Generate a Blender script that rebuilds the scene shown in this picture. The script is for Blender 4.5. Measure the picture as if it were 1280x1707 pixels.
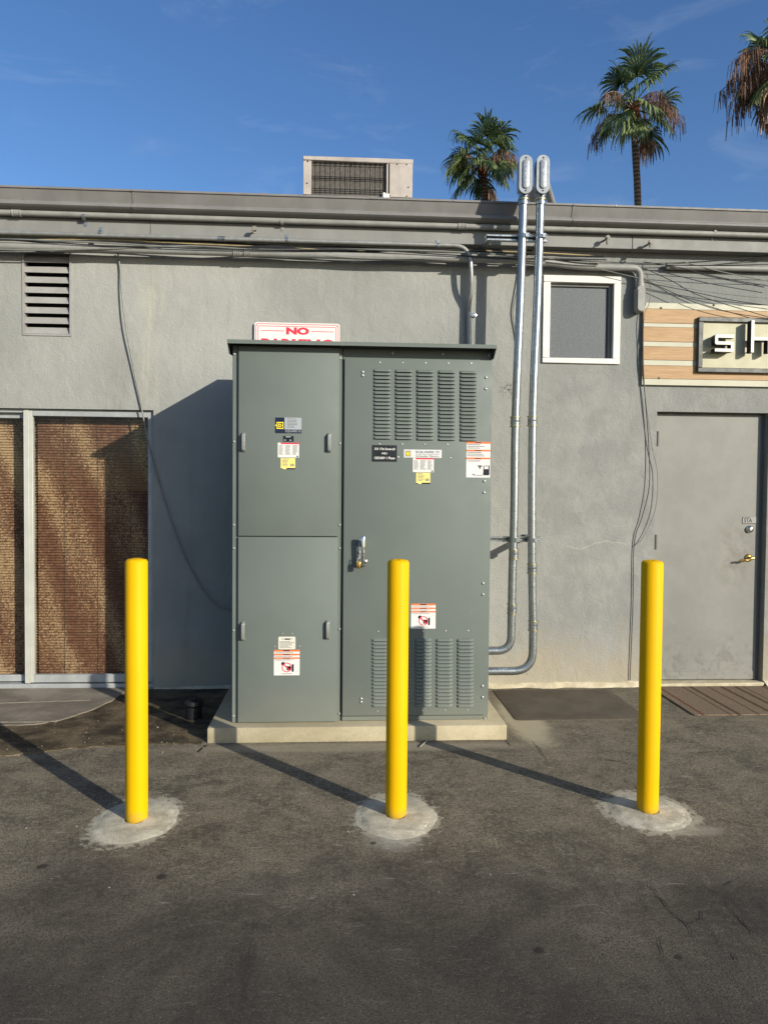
import bpy, bmesh, math, random
from mathutils import Vector, Matrix, noise as mnoise

for o in list(bpy.data.objects):
    bpy.data.objects.remove(o, do_unlink=True)
SC = bpy.context.scene
COL = SC.collection
rad = math.radians
random.seed(7)

# ------------------------------------------------------------------ camera
FPX, CAM_H = 1250.0, 1.6
YAW, PITCH, ROLL = rad(3.5), rad(1.8), rad(0.5)
fw = Vector((math.sin(YAW)*math.cos(PITCH), math.cos(YAW)*math.cos(PITCH), -math.sin(PITCH)))
_rt = Vector((math.cos(YAW), -math.sin(YAW), 0)); _up = _rt.cross(fw)
rt = _rt*math.cos(ROLL) + _up*math.sin(ROLL)
up = _up*math.cos(ROLL) - _rt*math.sin(ROLL)
cd = bpy.data.cameras.new('camera'); cam = bpy.data.objects.new('camera', cd); COL.objects.link(cam)
cd.sensor_fit = 'HORIZONTAL'; cd.sensor_width = 36; cd.lens = FPX/1280*36
cd.clip_start = .05; cd.clip_end = 3000
cam.matrix_world = Matrix(((rt.x, up.x, -fw.x, 0), (rt.y, up.y, -fw.y, 0), (rt.z, up.z, -fw.z, CAM_H), (0, 0, 0, 1)))
SC.camera = cam
SC.render.resolution_x, SC.render.resolution_y = 767, 1024

# ------------------------------------------------------------------ light
SUN_AZ, SUN_EL = rad(42.5), rad(19.35)          # azimuth measured from the wall's outward normal, to the right
sdir = Vector((math.sin(SUN_AZ)*math.cos(SUN_EL), -math.cos(SUN_AZ)*math.cos(SUN_EL), math.sin(SUN_EL)))
world = bpy.data.worlds.new('World'); SC.world = world; world.use_nodes = True
wt = world.node_tree; wt.nodes.clear()
wo = wt.nodes.new('ShaderNodeOutputWorld'); bg = wt.nodes.new('ShaderNodeBackground')
sky = wt.nodes.new('ShaderNodeTexSky'); sky.sky_type = 'NISHITA'; sky.sun_disc = False
sky.sun_elevation = SUN_EL; sky.sun_rotation = math.atan2(sdir.x, sdir.y)
sky.air_density = 1.0; sky.dust_density = .7; sky.ozone_density = 3.0; sky.altitude = 0
bg.inputs[1].default_value = 0.102
# thin wisps of high cloud, laid out in sky directions
tc = wt.nodes.new('ShaderNodeTexCoord'); mp = wt.nodes.new('ShaderNodeMapping')
mp.inputs['Scale'].default_value = (2.2, 2.2, 9.0); mp.inputs['Rotation'].default_value = (0.25, 0.2, 0.3)
wn = wt.nodes.new('ShaderNodeTexNoise'); wn.inputs['Scale'].default_value = 2.6; wn.inputs['Detail'].default_value = 9
wn.inputs['Roughness'].default_value = .62; wn.inputs['Distortion'].default_value = .6
wr = wt.nodes.new('ShaderNodeMapRange'); wr.inputs[1].default_value = .54; wr.inputs[2].default_value = .86
wr.inputs[3].default_value = 0; wr.inputs[4].default_value = .16
hs = wt.nodes.new('ShaderNodeHueSaturation'); hs.inputs['Hue'].default_value = .508; hs.inputs['Saturation'].default_value = 1.17; hs.inputs['Value'].default_value = 1.31
wm = wt.nodes.new('ShaderNodeMix'); wm.data_type = 'RGBA'; wm.inputs[7].default_value = (6.2, 6.6, 7.2, 1)
L = wt.links.new
L(tc.outputs['Generated'], mp.inputs[0]); L(mp.outputs[0], wn.inputs[0]); L(wn.outputs[0], wr.inputs[0])
L(wr.outputs[0], wm.inputs[0]); L(sky.outputs[0], hs.inputs['Color']); L(hs.outputs[0], wm.inputs[6]); L(wm.outputs[2], bg.inputs[0]); L(bg.outputs[0], wo.inputs[0])
sl = bpy.data.lights.new('sun', 'SUN'); sl.energy = 5.0; sl.angle = rad(.5); sl.color = (1.0, .95, .835)
so = bpy.data.objects.new('sun', sl); COL.objects.link(so); so.location = sdir*40
so.rotation_euler = sdir.to_track_quat('Z', 'Y').to_euler()
SC.view_settings.view_transform = 'Standard'; SC.view_settings.look = 'None'
SC.view_settings.exposure = 0.22; SC.view_settings.gamma = 1.0; SC.view_settings.use_curve_mapping = False

# ------------------------------------------------------------------ helpers
def ray(px, py): return fw + rt*((px-640)/FPX) - up*((py-853.5)/FPX)
def at(px, py, Y):                 # measured point of the photograph on the vertical plane y = Y
    r = ray(px, py); return Vector((0, 0, CAM_H)) + r*(Y/r.y)
def gz(px, py, Z=0.0):             # measured point of the photograph on the level plane z = Z
    r = ray(px, py); return Vector((0, 0, CAM_H)) + r*((Z-CAM_H)/r.z)
def RC(x0, y0, x1, y1, Y):         # X0, X1, Z0, Z1 of an upright rectangle
    xm, ym = (x0+x1)/2, (y0+y1)/2
    return at(x0, ym, Y).x, at(x1, ym, Y).x, at(xm, y1, Y).z, at(xm, y0, Y).z

class MB:
    def __init__(s): s.v = []; s.f = []
    def add(s, vs, fs):
        n = len(s.v); s.v += [Vector(v) for v in vs]; s.f += [tuple(i+n for i in f) for f in fs]; return s
    def box(s, x0, x1, y0, y1, z0, z1):
        return s.add([(x0,y0,z0),(x1,y0,z0),(x1,y1,z0),(x0,y1,z0),(x0,y0,z1),(x1,y0,z1),(x1,y1,z1),(x0,y1,z1)],
                     [(0,3,2,1),(4,5,6,7),(0,1,5,4),(1,2,6,5),(2,3,7,6),(3,0,4,7)])
    def rect(s, x0, x1, z0, z1, y):      # a flat print facing the street (-y)
        return s.add([(x0,y,z0),(x1,y,z0),(x1,y,z1),(x0,y,z1)], [(0,1,2,3)])
    def tube(s, pts, r, seg=12, cap=True):
        pts = [Vector(p) for p in pts]; n = len(pts)
        rr = r if isinstance(r, (list, tuple)) else [r]*n
        T = [(pts[min(i+1,n-1)]-pts[max(i-1,0)]).normalized() for i in range(n)]
        a = Vector((0,0,1)) if abs(T[0].z) < .9 else Vector((1,0,0))
        u = T[0].cross(a).normalized(); base = len(s.v)
        for i in range(n):
            u = (u - T[i]*u.dot(T[i])).normalized(); w = T[i].cross(u)
            for k in range(seg):
                q = 2*math.pi*k/seg; s.v.append(pts[i] + (u*math.cos(q)+w*math.sin(q))*rr[i])
        for i in range(n-1):
            for k in range(seg):
                a0 = base+i*seg+k; a1 = base+i*seg+(k+1) % seg
                s.f.append((a0, a1, a1+seg, a0+seg))
        if cap:
            s.f.append(tuple(base+k for k in reversed(range(seg)))); s.f.append(tuple(base+(n-1)*seg+k for k in range(seg)))
        return s
    def lathe(s, p, axis, prof, seg=16):   # prof: (along, radius)
        p = Vector(p); ax = Vector(axis).normalized()
        return s._lathe(p, ax, prof, seg)
    def _lathe(s, p, ax, prof, seg):
        a = Vector((0,0,1)) if abs(ax.z) < .9 else Vector((1,0,0))
        u = ax.cross(a).normalized(); w = ax.cross(u); base = len(s.v)
        for t, r in prof:
            for k in range(seg):
                q = 2*math.pi*k/seg; s.v.append(p + ax*t + (u*math.cos(q)+w*math.sin(q))*max(r, 1e-4))
        for i in range(len(prof)-1):
            for k in range(seg):
                a0 = base+i*seg+k; a1 = base+i*seg+(k+1) % seg
                s.f.append((a0, a1, a1+seg, a0+seg))
        s.f.append(tuple(base+k for k in reversed(range(seg)))); m = base+(len(prof)-1)*seg
        s.f.append(tuple(m+k for k in range(seg)))
        return s
    def poly_y(s, out, y0, y1):            # outline (x,z) extruded from y0 (front) to y1
        n = len(out); ar = sum(out[i][0]*out[(i+1) % n][1]-out[(i+1) % n][0]*out[i][1] for i in range(n))
        if ar < 0: out = out[::-1]
        return s.add([(x,y0,z) for x,z in out]+[(x,y1,z) for x,z in out],
                     [tuple(range(n)), tuple(range(2*n-1, n-1, -1))]+[(i, i+n, (i+1) % n+n, (i+1) % n) for i in range(n)])
    def poly_z(s, out, z0, z1):            # outline (x,y) extruded up
        n = len(out); ar = sum(out[i][0]*out[(i+1) % n][1]-out[(i+1) % n][0]*out[i][1] for i in range(n))
        if ar < 0: out = out[::-1]
        return s.add([(x,y,z1) for x,y in out]+[(x,y,z0) for x,y in out],
                     [tuple(range(n)), tuple(range(2*n-1, n-1, -1))]+[(i, i+n, (i+1) % n+n, (i+1) % n) for i in range(n)])
    def prism_x(s, prof, x0, x1):          # outline (y,z) extruded along x
        n = len(prof)
        return s.add([(x0,y,z) for y,z in prof]+[(x1,y,z) for y,z in prof],
                     [tuple(range(n)), tuple(range(2*n-1, n-1, -1))]+[(i, i+n, (i+1) % n+n, (i+1) % n) for i in range(n)])

ORG = {}
def mesh_from(name, mb, mat, off, bevel=0, smooth=True, seg=1, fix=True):
    me = bpy.data.meshes.new(name)
    me.from_pydata([tuple(v-off) for v in mb.v], [], mb.f)
    if bevel or fix:
        bm = bmesh.new(); bm.from_mesh(me)
        if fix: bmesh.ops.recalc_face_normals(bm, faces=bm.faces[:])
        if bevel:
            ed = [e for e in bm.edges if len(e.link_faces) == 2 and e.calc_face_angle(0) > .5]
            bmesh.ops.bevel(bm, geom=ed, offset=bevel, offset_type='OFFSET', segments=seg, profile=.5, affect='EDGES', clamp_overlap=True)
        bm.to_mesh(me); bm.free()
    if smooth and len(me.polygons):
        me.polygons.foreach_set('use_smooth', [True]*len(me.polygons))
        me.set_sharp_from_angle(angle=rad(38))
    if mat: me.materials.append(mat)
    return me
def link(o, parent=None):
    COL.objects.link(o)
    if parent is not None: o.parent = parent
    return o
def tag(o, label=None, cat=None, group=None, kind=None):
    if label: o['label'] = label
    if cat: o['category'] = cat
    if group: o['group'] = group
    if kind: o['kind'] = kind
    return o
def empty(name, loc, label, cat, group=None):
    o = bpy.data.objects.new(name, None); o.empty_display_size = .1; link(o)
    o.location = loc; ORG[o.name] = Vector(loc); return tag(o, label, cat, group)
def build(name, mb, mat, parent=None, bevel=0, smooth=True, seg=1, label=None, cat=None, group=None, kind=None, fix=True):
    if parent is None:
        xs = [v.x for v in mb.v]; ys = [v.y for v in mb.v]; zs = [v.z for v in mb.v]
        org = Vector(((min(xs)+max(xs))/2, (min(ys)+max(ys))/2, min(zs)))
    else:
        org = ORG[parent.name]
    o = bpy.data.objects.new(name, mesh_from(name, mb, mat, org, bevel, smooth, seg, fix))
    link(o, parent)
    if parent is None: o.location = org
    ORG[o.name] = org
    return tag(o, label, cat, group, kind)
def inst(name, me, loc, parent):          # an alike piece sharing mesh data
    o = bpy.data.objects.new(name, me); link(o, parent)
    o.location = Vector(loc) - ORG[parent.name]; ORG[o.name] = Vector(loc); return o

def fillet(pts, r, n=8):
    pts = [Vector(p) for p in pts]; out = [pts[0]]
    for i in range(1, len(pts)-1):
        a, b, c = pts[i-1], pts[i], pts[i+1]
        d0 = (a-b).normalized(); d1 = (c-b).normalized()
        k = min(r, (a-b).length*.49, (c-b).length*.49)
        p0, p1 = b+d0*k, b+d1*k
        for j in range(n+1):
            t = j/n; out.append(p0*(1-t)**2 + b*2*t*(1-t) + p1*t*t)
    out.append(pts[-1]); return out
def smoothpath(pts, n=6):
    pts = [Vector(p) for p in pts]; P = [pts[0]*2-pts[1]]+pts+[pts[-1]*2-pts[-2]]; out = []
    for i in range(1, len(P)-2):
        p0, p1, p2, p3 = P[i-1], P[i], P[i+1], P[i+2]
        for j in range(n):
            t = j/n; out.append(.5*((2*p1)+(p2-p0)*t+(2*p0-5*p1+4*p2-p3)*t*t+(3*p1-p0-3*p2+p3)*t**3))
    out.append(pts[-1]); return out
def rrect(x0, x1, z0, z1, r, n=5):
    o = []
    for cx, cz, a0 in ((x1-r, z0+r, -90), (x1-r, z1-r, 0), (x0+r, z1-r, 90), (x0+r, z0+r, 180)):
        for k in range(n+1):
            a = rad(a0+90*k/n); o.append((cx+r*math.cos(a), cz+r*math.sin(a)))
    return o
def text_mb(body, x0, x1, z0, z1, y, bold=0.0, mb=None):
    cu = bpy.data.curves.new('t', 'FONT'); cu.body = body; cu.offset = bold; cu.size = 1; cu.resolution_u = 3
    ob = bpy.data.objects.new('t', cu); COL.objects.link(ob)
    me = bpy.data.meshes.new_from_object(ob.evaluated_get(bpy.context.evaluated_depsgraph_get()))
    mb = mb or MB(); vs = [v.co.copy() for v in me.vertices]
    ax, bx = min(v.x for v in vs), max(v.x for v in vs); ay, by = min(v.y for v in vs), max(v.y for v in vs)
    mb.add([(x0+(v.x-ax)/(bx-ax)*(x1-x0), y, z0+(v.y-ay)/(by-ay)*(z1-z0)) for v in vs], [tuple(p.vertices) for p in me.polygons])
    bpy.data.objects.remove(ob); bpy.data.meshes.remove(me); bpy.data.curves.remove(cu)
    return mb

# ------------------------------------------------------------------ materials
def S(r, g, b):
    f = lambda c: c/12.92 if c <= .04045 else ((c+.055)/1.055)**2.4
    return (f(r/255), f(g/255), f(b/255))
class NT:
    def __init__(s, name):
        s.m = bpy.data.materials.new(name); s.m.use_nodes = True; s.t = s.m.node_tree; s.t.nodes.clear()
        s.out = s.t.nodes.new('ShaderNodeOutputMaterial'); s.b = s.t.nodes.new('ShaderNodeBsdfPrincipled')
        s.t.links.new(s.b.outputs[0], s.out.inputs[0]); g = s.t.nodes.new('ShaderNodeNewGeometry')
        s.pos = g.outputs['Position']; x = s.t.nodes.new('ShaderNodeSeparateXYZ'); s.l(s.pos, x.inputs[0]); s.x, s.y, s.z = x.outputs
    def l(s, a, b):
        if hasattr(a, 'is_linked'): s.t.links.new(a, b)
        else:
            if b.type == 'RGBA' and not isinstance(a, (int, float)) and len(a) == 3: a = (*a, 1)
            b.default_value = a
    def m_(s, op, a, b=0.0, c=0.0, clamp=False):
        n = s.t.nodes.new('ShaderNodeMath'); n.operation = op; n.use_clamp = clamp
        for i, v in enumerate((a, b, c)): s.l(v, n.inputs[i])
        return n.outputs[0]
    def noise(s, scale, detail=3, rough=.55, dist=0, vec=None, stretch=None):
        n = s.t.nodes.new('ShaderNodeTexNoise'); v = vec or s.pos
        if stretch:
            mp = s.t.nodes.new('ShaderNodeMapping'); mp.inputs['Scale'].default_value = stretch; s.l(v, mp.inputs[0]); v = mp.outputs[0]
        s.l(v, n.inputs[0]); n.inputs['Scale'].default_value = scale; n.inputs['Detail'].default_value = detail
        n.inputs['Roughness'].default_value = rough; n.inputs['Distortion'].default_value = dist
        return n.outputs[0]
    def voro(s, scale, vec=None, feature='F1'):
        n = s.t.nodes.new('ShaderNodeTexVoronoi'); n.feature = feature; s.l(vec or s.pos, n.inputs[0]); n.inputs['Scale'].default_value = scale
        return n.outputs[0]
    def ramp(s, f, a, b, lo=0.0, hi=1.0, smooth=True):
        n = s.t.nodes.new('ShaderNodeMapRange'); n.interpolation_type = 'SMOOTHSTEP' if smooth else 'LINEAR'
        s.l(f, n.inputs[0])
        for i, v in enumerate((a, b, lo, hi)): n.inputs[i+1].default_value = v
        return n.outputs[0]
    def mix(s, f, a, b):
        n = s.t.nodes.new('ShaderNodeMix'); n.data_type = 'RGBA'; s.l(f, n.inputs[0]); s.l(a, n.inputs[6]); s.l(b, n.inputs[7]); return n.outputs[2]
    def bump(s, h, strength, dist, prev=None):
        n = s.t.nodes.new('ShaderNodeBump'); s.l(h, n.inputs['Height']); n.inputs['Strength'].default_value = strength; n.inputs['Distance'].default_value = dist
        if prev is not None: s.l(prev, n.inputs['Normal'])
        s.l(n.outputs[0], s.b.inputs['Normal']); return n.outputs[0]
    def ell(s, cx, cy, rx, ry, wob, r0=.7, r1=1.15):   # soft-edged blot on the ground (1 inside)
        dx = s.m_('DIVIDE', s.m_('SUBTRACT', s.x, cx), rx); dy = s.m_('DIVIDE', s.m_('SUBTRACT', s.y, cy), ry)
        d = s.m_('SQRT', s.m_('ADD', s.m_('MULTIPLY', dx, dx), s.m_('MULTIPLY', dy, dy)))
        return s.ramp(s.m_('ADD', d, wob), r0, r1, 1, 0)
    def set(s, col=None, rough=None, metal=None, spec=None):
        if col is not None: s.l(col, s.b.inputs['Base Color'])
        if rough is not None: s.l(rough, s.b.inputs['Roughness'])
        if metal is not None: s.l(metal, s.b.inputs['Metallic'])
        if spec is not None: s.l(spec, s.b.inputs['Specular IOR Level'])
        return s.m
def mat(name, c, rough=.6, metal=0.0, var=.1, vs=5, bump=0.0, bs=120, spec=.4, streak=0.0, rvar=.08):
    n = NT(name); f = n.noise(vs, 5, .6); lo = tuple(x*(1-var) for x in c); hi = tuple(min(1, x*(1+var)) for x in c)
    col = n.mix(n.ramp(f, .3, .7), lo, hi)
    if streak:
        g = n.ramp(n.noise(9, 4, .6, stretch=(1, 1, .12)), .45, .75); col = n.mix(n.m_('MULTIPLY', g, streak), col, tuple(x*.55 for x in c))
    if bump: n.bump(n.noise(bs, 3, .6), bump, .002)
    return n.set(col, n.ramp(n.noise(vs*3, 4), .3, .7, max(0.02, rough-rvar), min(1, rough+rvar)), metal, spec)
M = {}
M['cab'] = mat('cabinet_grey_paint', S(100, 107, 101), .58, 0, .06, 1.6, .05, 400, .3)
n = NT('cabinet_grey_paint_worn')
c = n.mix(n.ramp(n.noise(1.3, 4), .3, .7), S(97, 104, 98), S(103, 110, 104))
sc_ = n.m_('MULTIPLY', n.ramp(n.noise(16, 4, .7, .4, stretch=(1.6, 1, .35)), .66, .78), n.ramp(n.noise(1.7, 3), .48, .66))
c = n.mix(n.m_('MULTIPLY', sc_, .22), c, S(150, 154, 148))
dst = n.m_('MULTIPLY', n.ramp(n.m_('ADD', n.z, n.m_('MULTIPLY', n.m_('SUBTRACT', n.noise(7, 5, .7), .5), .35)), .1, .42, 1, 0), .22)
c = n.mix(dst, c, S(140, 134, 116))
n.bump(n.noise(2.2, 2, .4), .12, .02); M['cab'] = n.set(c, n.ramp(n.noise(5, 4), .3, .7, .5, .64), 0, .3)
M['cabdark'] = mat('cabinet_gap', S(58, 62, 62), .7, 0, .05)
M['yellow'] = mat('yellow_paint', (.67, .365, .0005), .6, 0, .05, 3, .10, 50, .10)
n = NT('yellow_paint_worn')
c = n.mix(n.ramp(n.noise(2.5, 4), .3, .7), (.68, .372, .0003), (.72, .40, .0006))
gr = n.m_('MULTIPLY', n.ramp(n.m_('ADD', n.z, n.m_('MULTIPLY', n.m_('SUBTRACT', n.noise(18, 5, .7), .5), .16)), .0, .07, 1, 0), .4)
c = n.mix(gr, c, S(132, 118, 76))
sf = n.m_('MULTIPLY', n.ramp(n.noise(26, 4, .75, .6, stretch=(1, 1, .5)), .68, .74), n.ramp(n.noise(2.1, 3), .5, .64))
c = n.mix(n.m_('MULTIPLY', sf, .5), c, S(112, 88, 20))
n.bump(n.noise(45, 3), .10, .002); M['yellow'] = n.set(c, .55, 0, .12)
M['emt'] = mat('galvanised_steel', S(158, 162, 162), .33, .85, .12, 30, .04, 200)
M['emtdull'] = mat('weathered_zinc', S(150, 150, 144), .45, .45, .12, 20, .05, 150)
M['fit'] = mat('cast_zinc_fitting', S(134, 138, 142), .5, .5, .10, 20, .10, 300)
M['brassz'] = mat('yellow_zinc', S(176, 164, 104), .4, .8, .15, 40)
M['chrome'] = mat('chrome', S(205, 205, 200), .22, .95, .05, 20)
M['brass'] = mat('brass', S(196, 160, 92), .3, .9, .1, 30)
M['screw'] = mat('zinc_screw', S(172, 174, 170), .35, .6, .05, 20)
M['paintpipe'] = mat('grey_painted_conduit', S(136, 135, 129), .55, 0, .12, 8, .15, 90)
M['trim'] = mat('grey_trim_paint', S(119, 116, 112), .55, 0, .10, 4, .10, 60, .4, .25)
M['fascia'] = mat('fascia_paint', S(126, 125, 120), .6, 0, .08, 3, .12, 40, .4, .2)
M['vent'] = mat('vent_paint', S(148, 145, 140), .55, 0, .1, 8, .1, 80, .4, .2)
M['frame'] = mat('weathered_aluminium', S(158, 160, 158), .5, .15, .10, 10, .06, 150, .4, .2)
M['stile'] = mat('white_aluminium', S(180, 179, 169), .5, .1, .06, 8, .06, 150, .4, .12)
M['whitewood'] = mat('white_painted_wood', S(212, 208, 199), .55, 0, .06, 6, .25, 50, .4, .15)
M['door'] = mat('door_grey_paint', S(126, 125, 118), .5, 0, .08, 2.2, .10, 40, .35, .14)
n = NT('door_grey_paint_worn')
c = n.mix(n.ramp(n.noise(2.0, 5, .65), .3, .7), S(120, 119, 112), S(132, 130, 122))
sx_ = n.m_('SUBTRACT', n.x, 3.28); sz_ = n.m_('SUBTRACT', n.z, 1.08)
hg = n.ramp(n.m_('SQRT', n.m_('ADD', n.m_('MULTIPLY', sx_, sx_), n.m_('MULTIPLY', n.m_('MULTIPLY', sz_, sz_), .3))), .03, .26, 1, 0)
c = n.mix(n.m_('MULTIPLY', n.m_('MULTIPLY', hg, n.ramp(n.noise(9, 5, .7), .35, .65)), .5), c, S(92, 84, 72))
km = n.m_('MULTIPLY', n.ramp(n.m_('ADD', n.z, n.m_('MULTIPLY', n.m_('SUBTRACT', n.noise(5, 5, .7), .5), .6)), .15, .6, 1, 0), n.ramp(n.noise(8, 6, .75, .6), .48, .64))
c = n.mix(n.m_('MULTIPLY', km, .45), c, S(88, 84, 76))
sc_ = n.ramp(n.noise(14, 5, .7, .3, stretch=(1.5, 1, .25)), .64, .76); c = n.mix(n.m_('MULTIPLY', sc_, .3), c, S(104, 102, 94))
n.bump(n.noise(2.0, 2, .4), .15, .02); M['door'] = n.set(c, .52, 0, .35)
M['doordark'] = mat('jamb_paint', S(104, 104, 98), .6, 0, .1)
M['white'] = mat('label_white', S(212, 209, 202), .5, 0, .03)
M['cream'] = mat('label_cream', S(206, 202, 186), .5, 0, .04)
M['black'] = mat('label_black', S(16, 20, 24), .45, 0, .1)
M['navy'] = mat('label_navy', S(16, 24, 52), .45, 0, .1)
M['lyellow'] = mat('label_yellow', S(232, 214, 120), .5, 0, .04)
M['logo'] = mat('logo_yellow', S(238, 214, 40), .5, 0, .03)
M['silver'] = mat('label_silver', S(165, 170, 172), .45, .2, .06)
M['orange'] = mat('label_orange', S(226, 110, 50), .5, 0, .05)
M['red'] = mat('print_red', S(204, 44, 66), .5, 0, .05)
M['print'] = mat('print_grey', S(120, 120, 118), .6, 0, .1)
M['printblue'] = mat('print_blue', S(60, 74, 104), .6, 0, .05)
M['printgreen'] = mat('print_green', S(90, 110, 104), .6, 0, .05)
M['signcream'] = mat('sign_cream', S(178, 174, 152), .5, 0, .04, 3, .05, 50, .4, .06)
M['signpanel'] = mat('sign_panel_pale', S(174, 169, 138), .5, 0, .03, 3)
M['signframe'] = mat('sign_frame_dark', S(84, 84, 80), .5, .2, .08, 8)
M['letter'] = mat('letter_white', S(222, 217, 204), .5, 0, .04, 10)
M['letterside'] = mat('letter_return_black', S(28, 28, 30), .5, 0, .1)
M['cable_b'] = mat('black_cable', S(40, 41, 42), .6, 0, .15, 12)
M['cable_g'] = mat('grey_cable', S(120, 120, 114), .6, 0, .15, 12)
M['cable_t'] = mat('tan_cable', S(168, 150, 108), .6, 0, .15, 12)
M['rubber'] = mat('rubber_mat', S(84, 76, 64), .75, 0, .16, 5, .25, 250, .3)
M['blackplastic'] = mat('black_plastic', S(26, 26, 26), .5, 0, .15, 20)
M['acpaint'] = mat('rooftop_unit_paint', S(170, 160, 150), .55, 0, .12, 6, .08, 60, .4, .45)
M['coil'] = mat('condenser_coil', S(92, 86, 78), .6, .3, .25, 40, .5, 200)
M['wire'] = mat('guard_wire', S(36, 34, 32), .5, .3, .1)
M['pale'] = mat('pale_chip', S(150, 144, 130), .8, 0, .15, 30)
M['roof'] = mat('roof_gravel', S(150, 146, 138), .9, 0, .2, 20, .5, 60)
M['brackets'] = mat('painted_hook', S(128, 122, 110), .6, 0, .2, 30, .3, 90)
M['interior'] = mat('dark_interior', S(60, 56, 50), .9, 0, .1)

# stucco: trowelled relief, patched paint, streaks, splash dirt at the foot
n = NT('grey_stucco')
big = n.noise(.9, 5, .6); mid = n.noise(4.5, 5, .6, .3)
c = n.mix(n.ramp(big, .35, .68), S(139, 139, 133), S(156, 155, 148))
right = n.ramp(n.m_('ADD', n.x, n.m_('MULTIPLY', n.m_('SUBTRACT', mid, .5), .5)), 1.25, 1.7)
c = n.mix(right, c, n.mix(n.ramp(mid, .35, .7), S(130, 130, 125), S(143, 142, 136)))
hi_r = n.m_('MULTIPLY', n.ramp(n.x, 2.0, 2.5), n.ramp(n.m_('ADD', n.z, n.m_('MULTIPLY', mid, .4)), 2.55, 2.9))
c = n.mix(n.m_('MULTIPLY', hi_r, .8), c, S(124, 126, 122))
stk = n.ramp(n.noise(7, 5, .65, stretch=(1, 1, .1)), .52, .78)
c = n.mix(n.m_('MULTIPLY', stk, .28), c, S(112, 110, 102))
xs = n.m_('ABSOLUTE', n.m_('ADD', n.m_('ADD', n.x, 1.47), n.m_('MULTIPLY', n.m_('SUBTRACT', n.noise(2.5, 3), .5), .14)))
drip = n.m_('MULTIPLY', n.ramp(xs, .0, .13, 1, 0), n.ramp(n.noise(9, 5, .65, stretch=(3, 1, .3)), .25, .7))
drip = n.m_('MULTIPLY', drip, n.m_('MULTIPLY', n.ramp(n.z, 3.36, 3.0), n.ramp(n.z, 2.1, 2.3)))
c = n.mix(n.m_('MULTIPLY', drip, .42), c, S(184, 178, 156))
foot = n.m_('MULTIPLY', n.ramp(n.m_('ADD', n.z, n.m_('MULTIPLY', n.m_('SUBTRACT', mid, .5), .7)), .05, .55, 1, 0), .55)
c = n.mix(foot, c, S(168, 154, 126))
# runs of efflorescence from a crack under the little window
cz = n.m_('ADD', n.z, n.m_('MULTIPLY', n.m_('SUBTRACT', n.noise(3.2, 3), .5), .22))
crk = n.m_('MULTIPLY', n.ramp(n.m_('ABSOLUTE', n.m_('SUBTRACT', cz, 1.155)), .002, .008, 1, 0), n.m_('MULTIPLY', n.ramp(n.x, 1.78, 1.9), n.ramp(n.x, 2.25, 2.4, 1, 0)))
run = n.m_('MULTIPLY', n.ramp(n.noise(8, 3, .5, stretch=(1, 1, .08)), .56, .68), n.m_('MULTIPLY', n.ramp(n.z, 1.16, 1.13), n.ramp(n.z, .7, 1.05)))
run = n.m_('MULTIPLY', run, n.m_('MULTIPLY', n.ramp(n.x, 1.7, 1.85), n.ramp(n.x, 2.2, 2.35, 1, 0)))
c = n.mix(n.m_('MULTIPLY', n.m_('MAXIMUM', n.m_('MULTIPLY', crk, .6), run), .42), c, S(196, 190, 172))
# soot smudge beside the risers
sm = n.m_('SQRT', n.m_('ADD', n.m_('POWER', n.m_('MULTIPLY', n.m_('SUBTRACT', n.x, 1.345), 1.0), 2.0), n.m_('POWER', n.m_('SUBTRACT', n.z, 2.395), 2.0)))
sm = n.m_('MULTIPLY', n.ramp(sm, .02, .085, 1, 0), n.ramp(n.noise(38, 4, .7), .48, .6))
c = n.mix(n.m_('MULTIPLY', sm, .75), c, S(40, 40, 38))
h1 = n.noise(56, 4, .62, .8, stretch=(1, 1, 1.35)); h2 = n.noise(150, 2, .5); h3 = n.noise(9, 3, .5, .5, stretch=(1, 1, .7))
b = n.bump(h3, .4, .02); b = n.bump(h1, .55, .008, b); n.bump(h2, .45, .003, b)
M['stucco'] = n.set(c, .85, 0, .25)

# ground: worn asphalt, dusty towards the building, cement wash round the posts and the pad
GP = {}
bL, bM, bR = gz(228, 1366), gz(660, 1359), gz(1079, 1352)
n = NT('worn_asphalt')
w1 = n.noise(1.3, 8, .72, .6); w2 = n.noise(4.2, 8, .74, .5); w3 = n.noise(24, 5, .7)
wob = n.m_('MULTIPLY', n.m_('SUBTRACT', w2, .5), 1.1)
dusty = n.ramp(n.m_('ADD', n.y, n.m_('MULTIPLY', n.m_('SUBTRACT', w1, .5), 2.0)), 2.35, 3.7)
c0 = n.mix(n.ramp(w1, .36, .66), S(64, 57, 50), S(95, 86, 74))
c1 = n.mix(n.ramp(w2, .34, .68), S(94, 86, 71), S(147, 136, 113))
c = n.mix(dusty, c0, c1)
c = n.mix(n.m_('MULTIPLY', n.ramp(n.noise(2.2, 7, .75, 1.2), .54, .72), .4), c, S(70, 63, 54))
c = n.mix(n.m_('MULTIPLY', n.ramp(n.noise(3.1, 6, .72, .9, stretch=(1, 1.6, 1)), .58, .76), .4), c, S(140, 132, 116))
c = n.mix(n.m_('MULTIPLY', n.ramp(n.noise(34, 6, .8, .4), .44, .62), .75), c, n.mix(dusty, S(88, 80, 70), S(152, 142, 121)))
c = n.mix(n.m_('MULTIPLY', n.ramp(n.noise(70, 5, .8), .38, .52, 1, 0), .7), c, S(68, 61, 52))
spk = n.voro(130); n2 = n.noise(150, 2, .6)
c = n.mix(n.m_('MULTIPLY', n.ramp(spk, .1, .42, 1, 0), n.ramp(n2, .53, .64)), c, S(140, 132, 117))
c = n.mix(n.m_('MULTIPLY', n.ramp(n.noise(120, 4, .8), .38, .54, 1, 0), .75), c, S(46, 42, 37))
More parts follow.
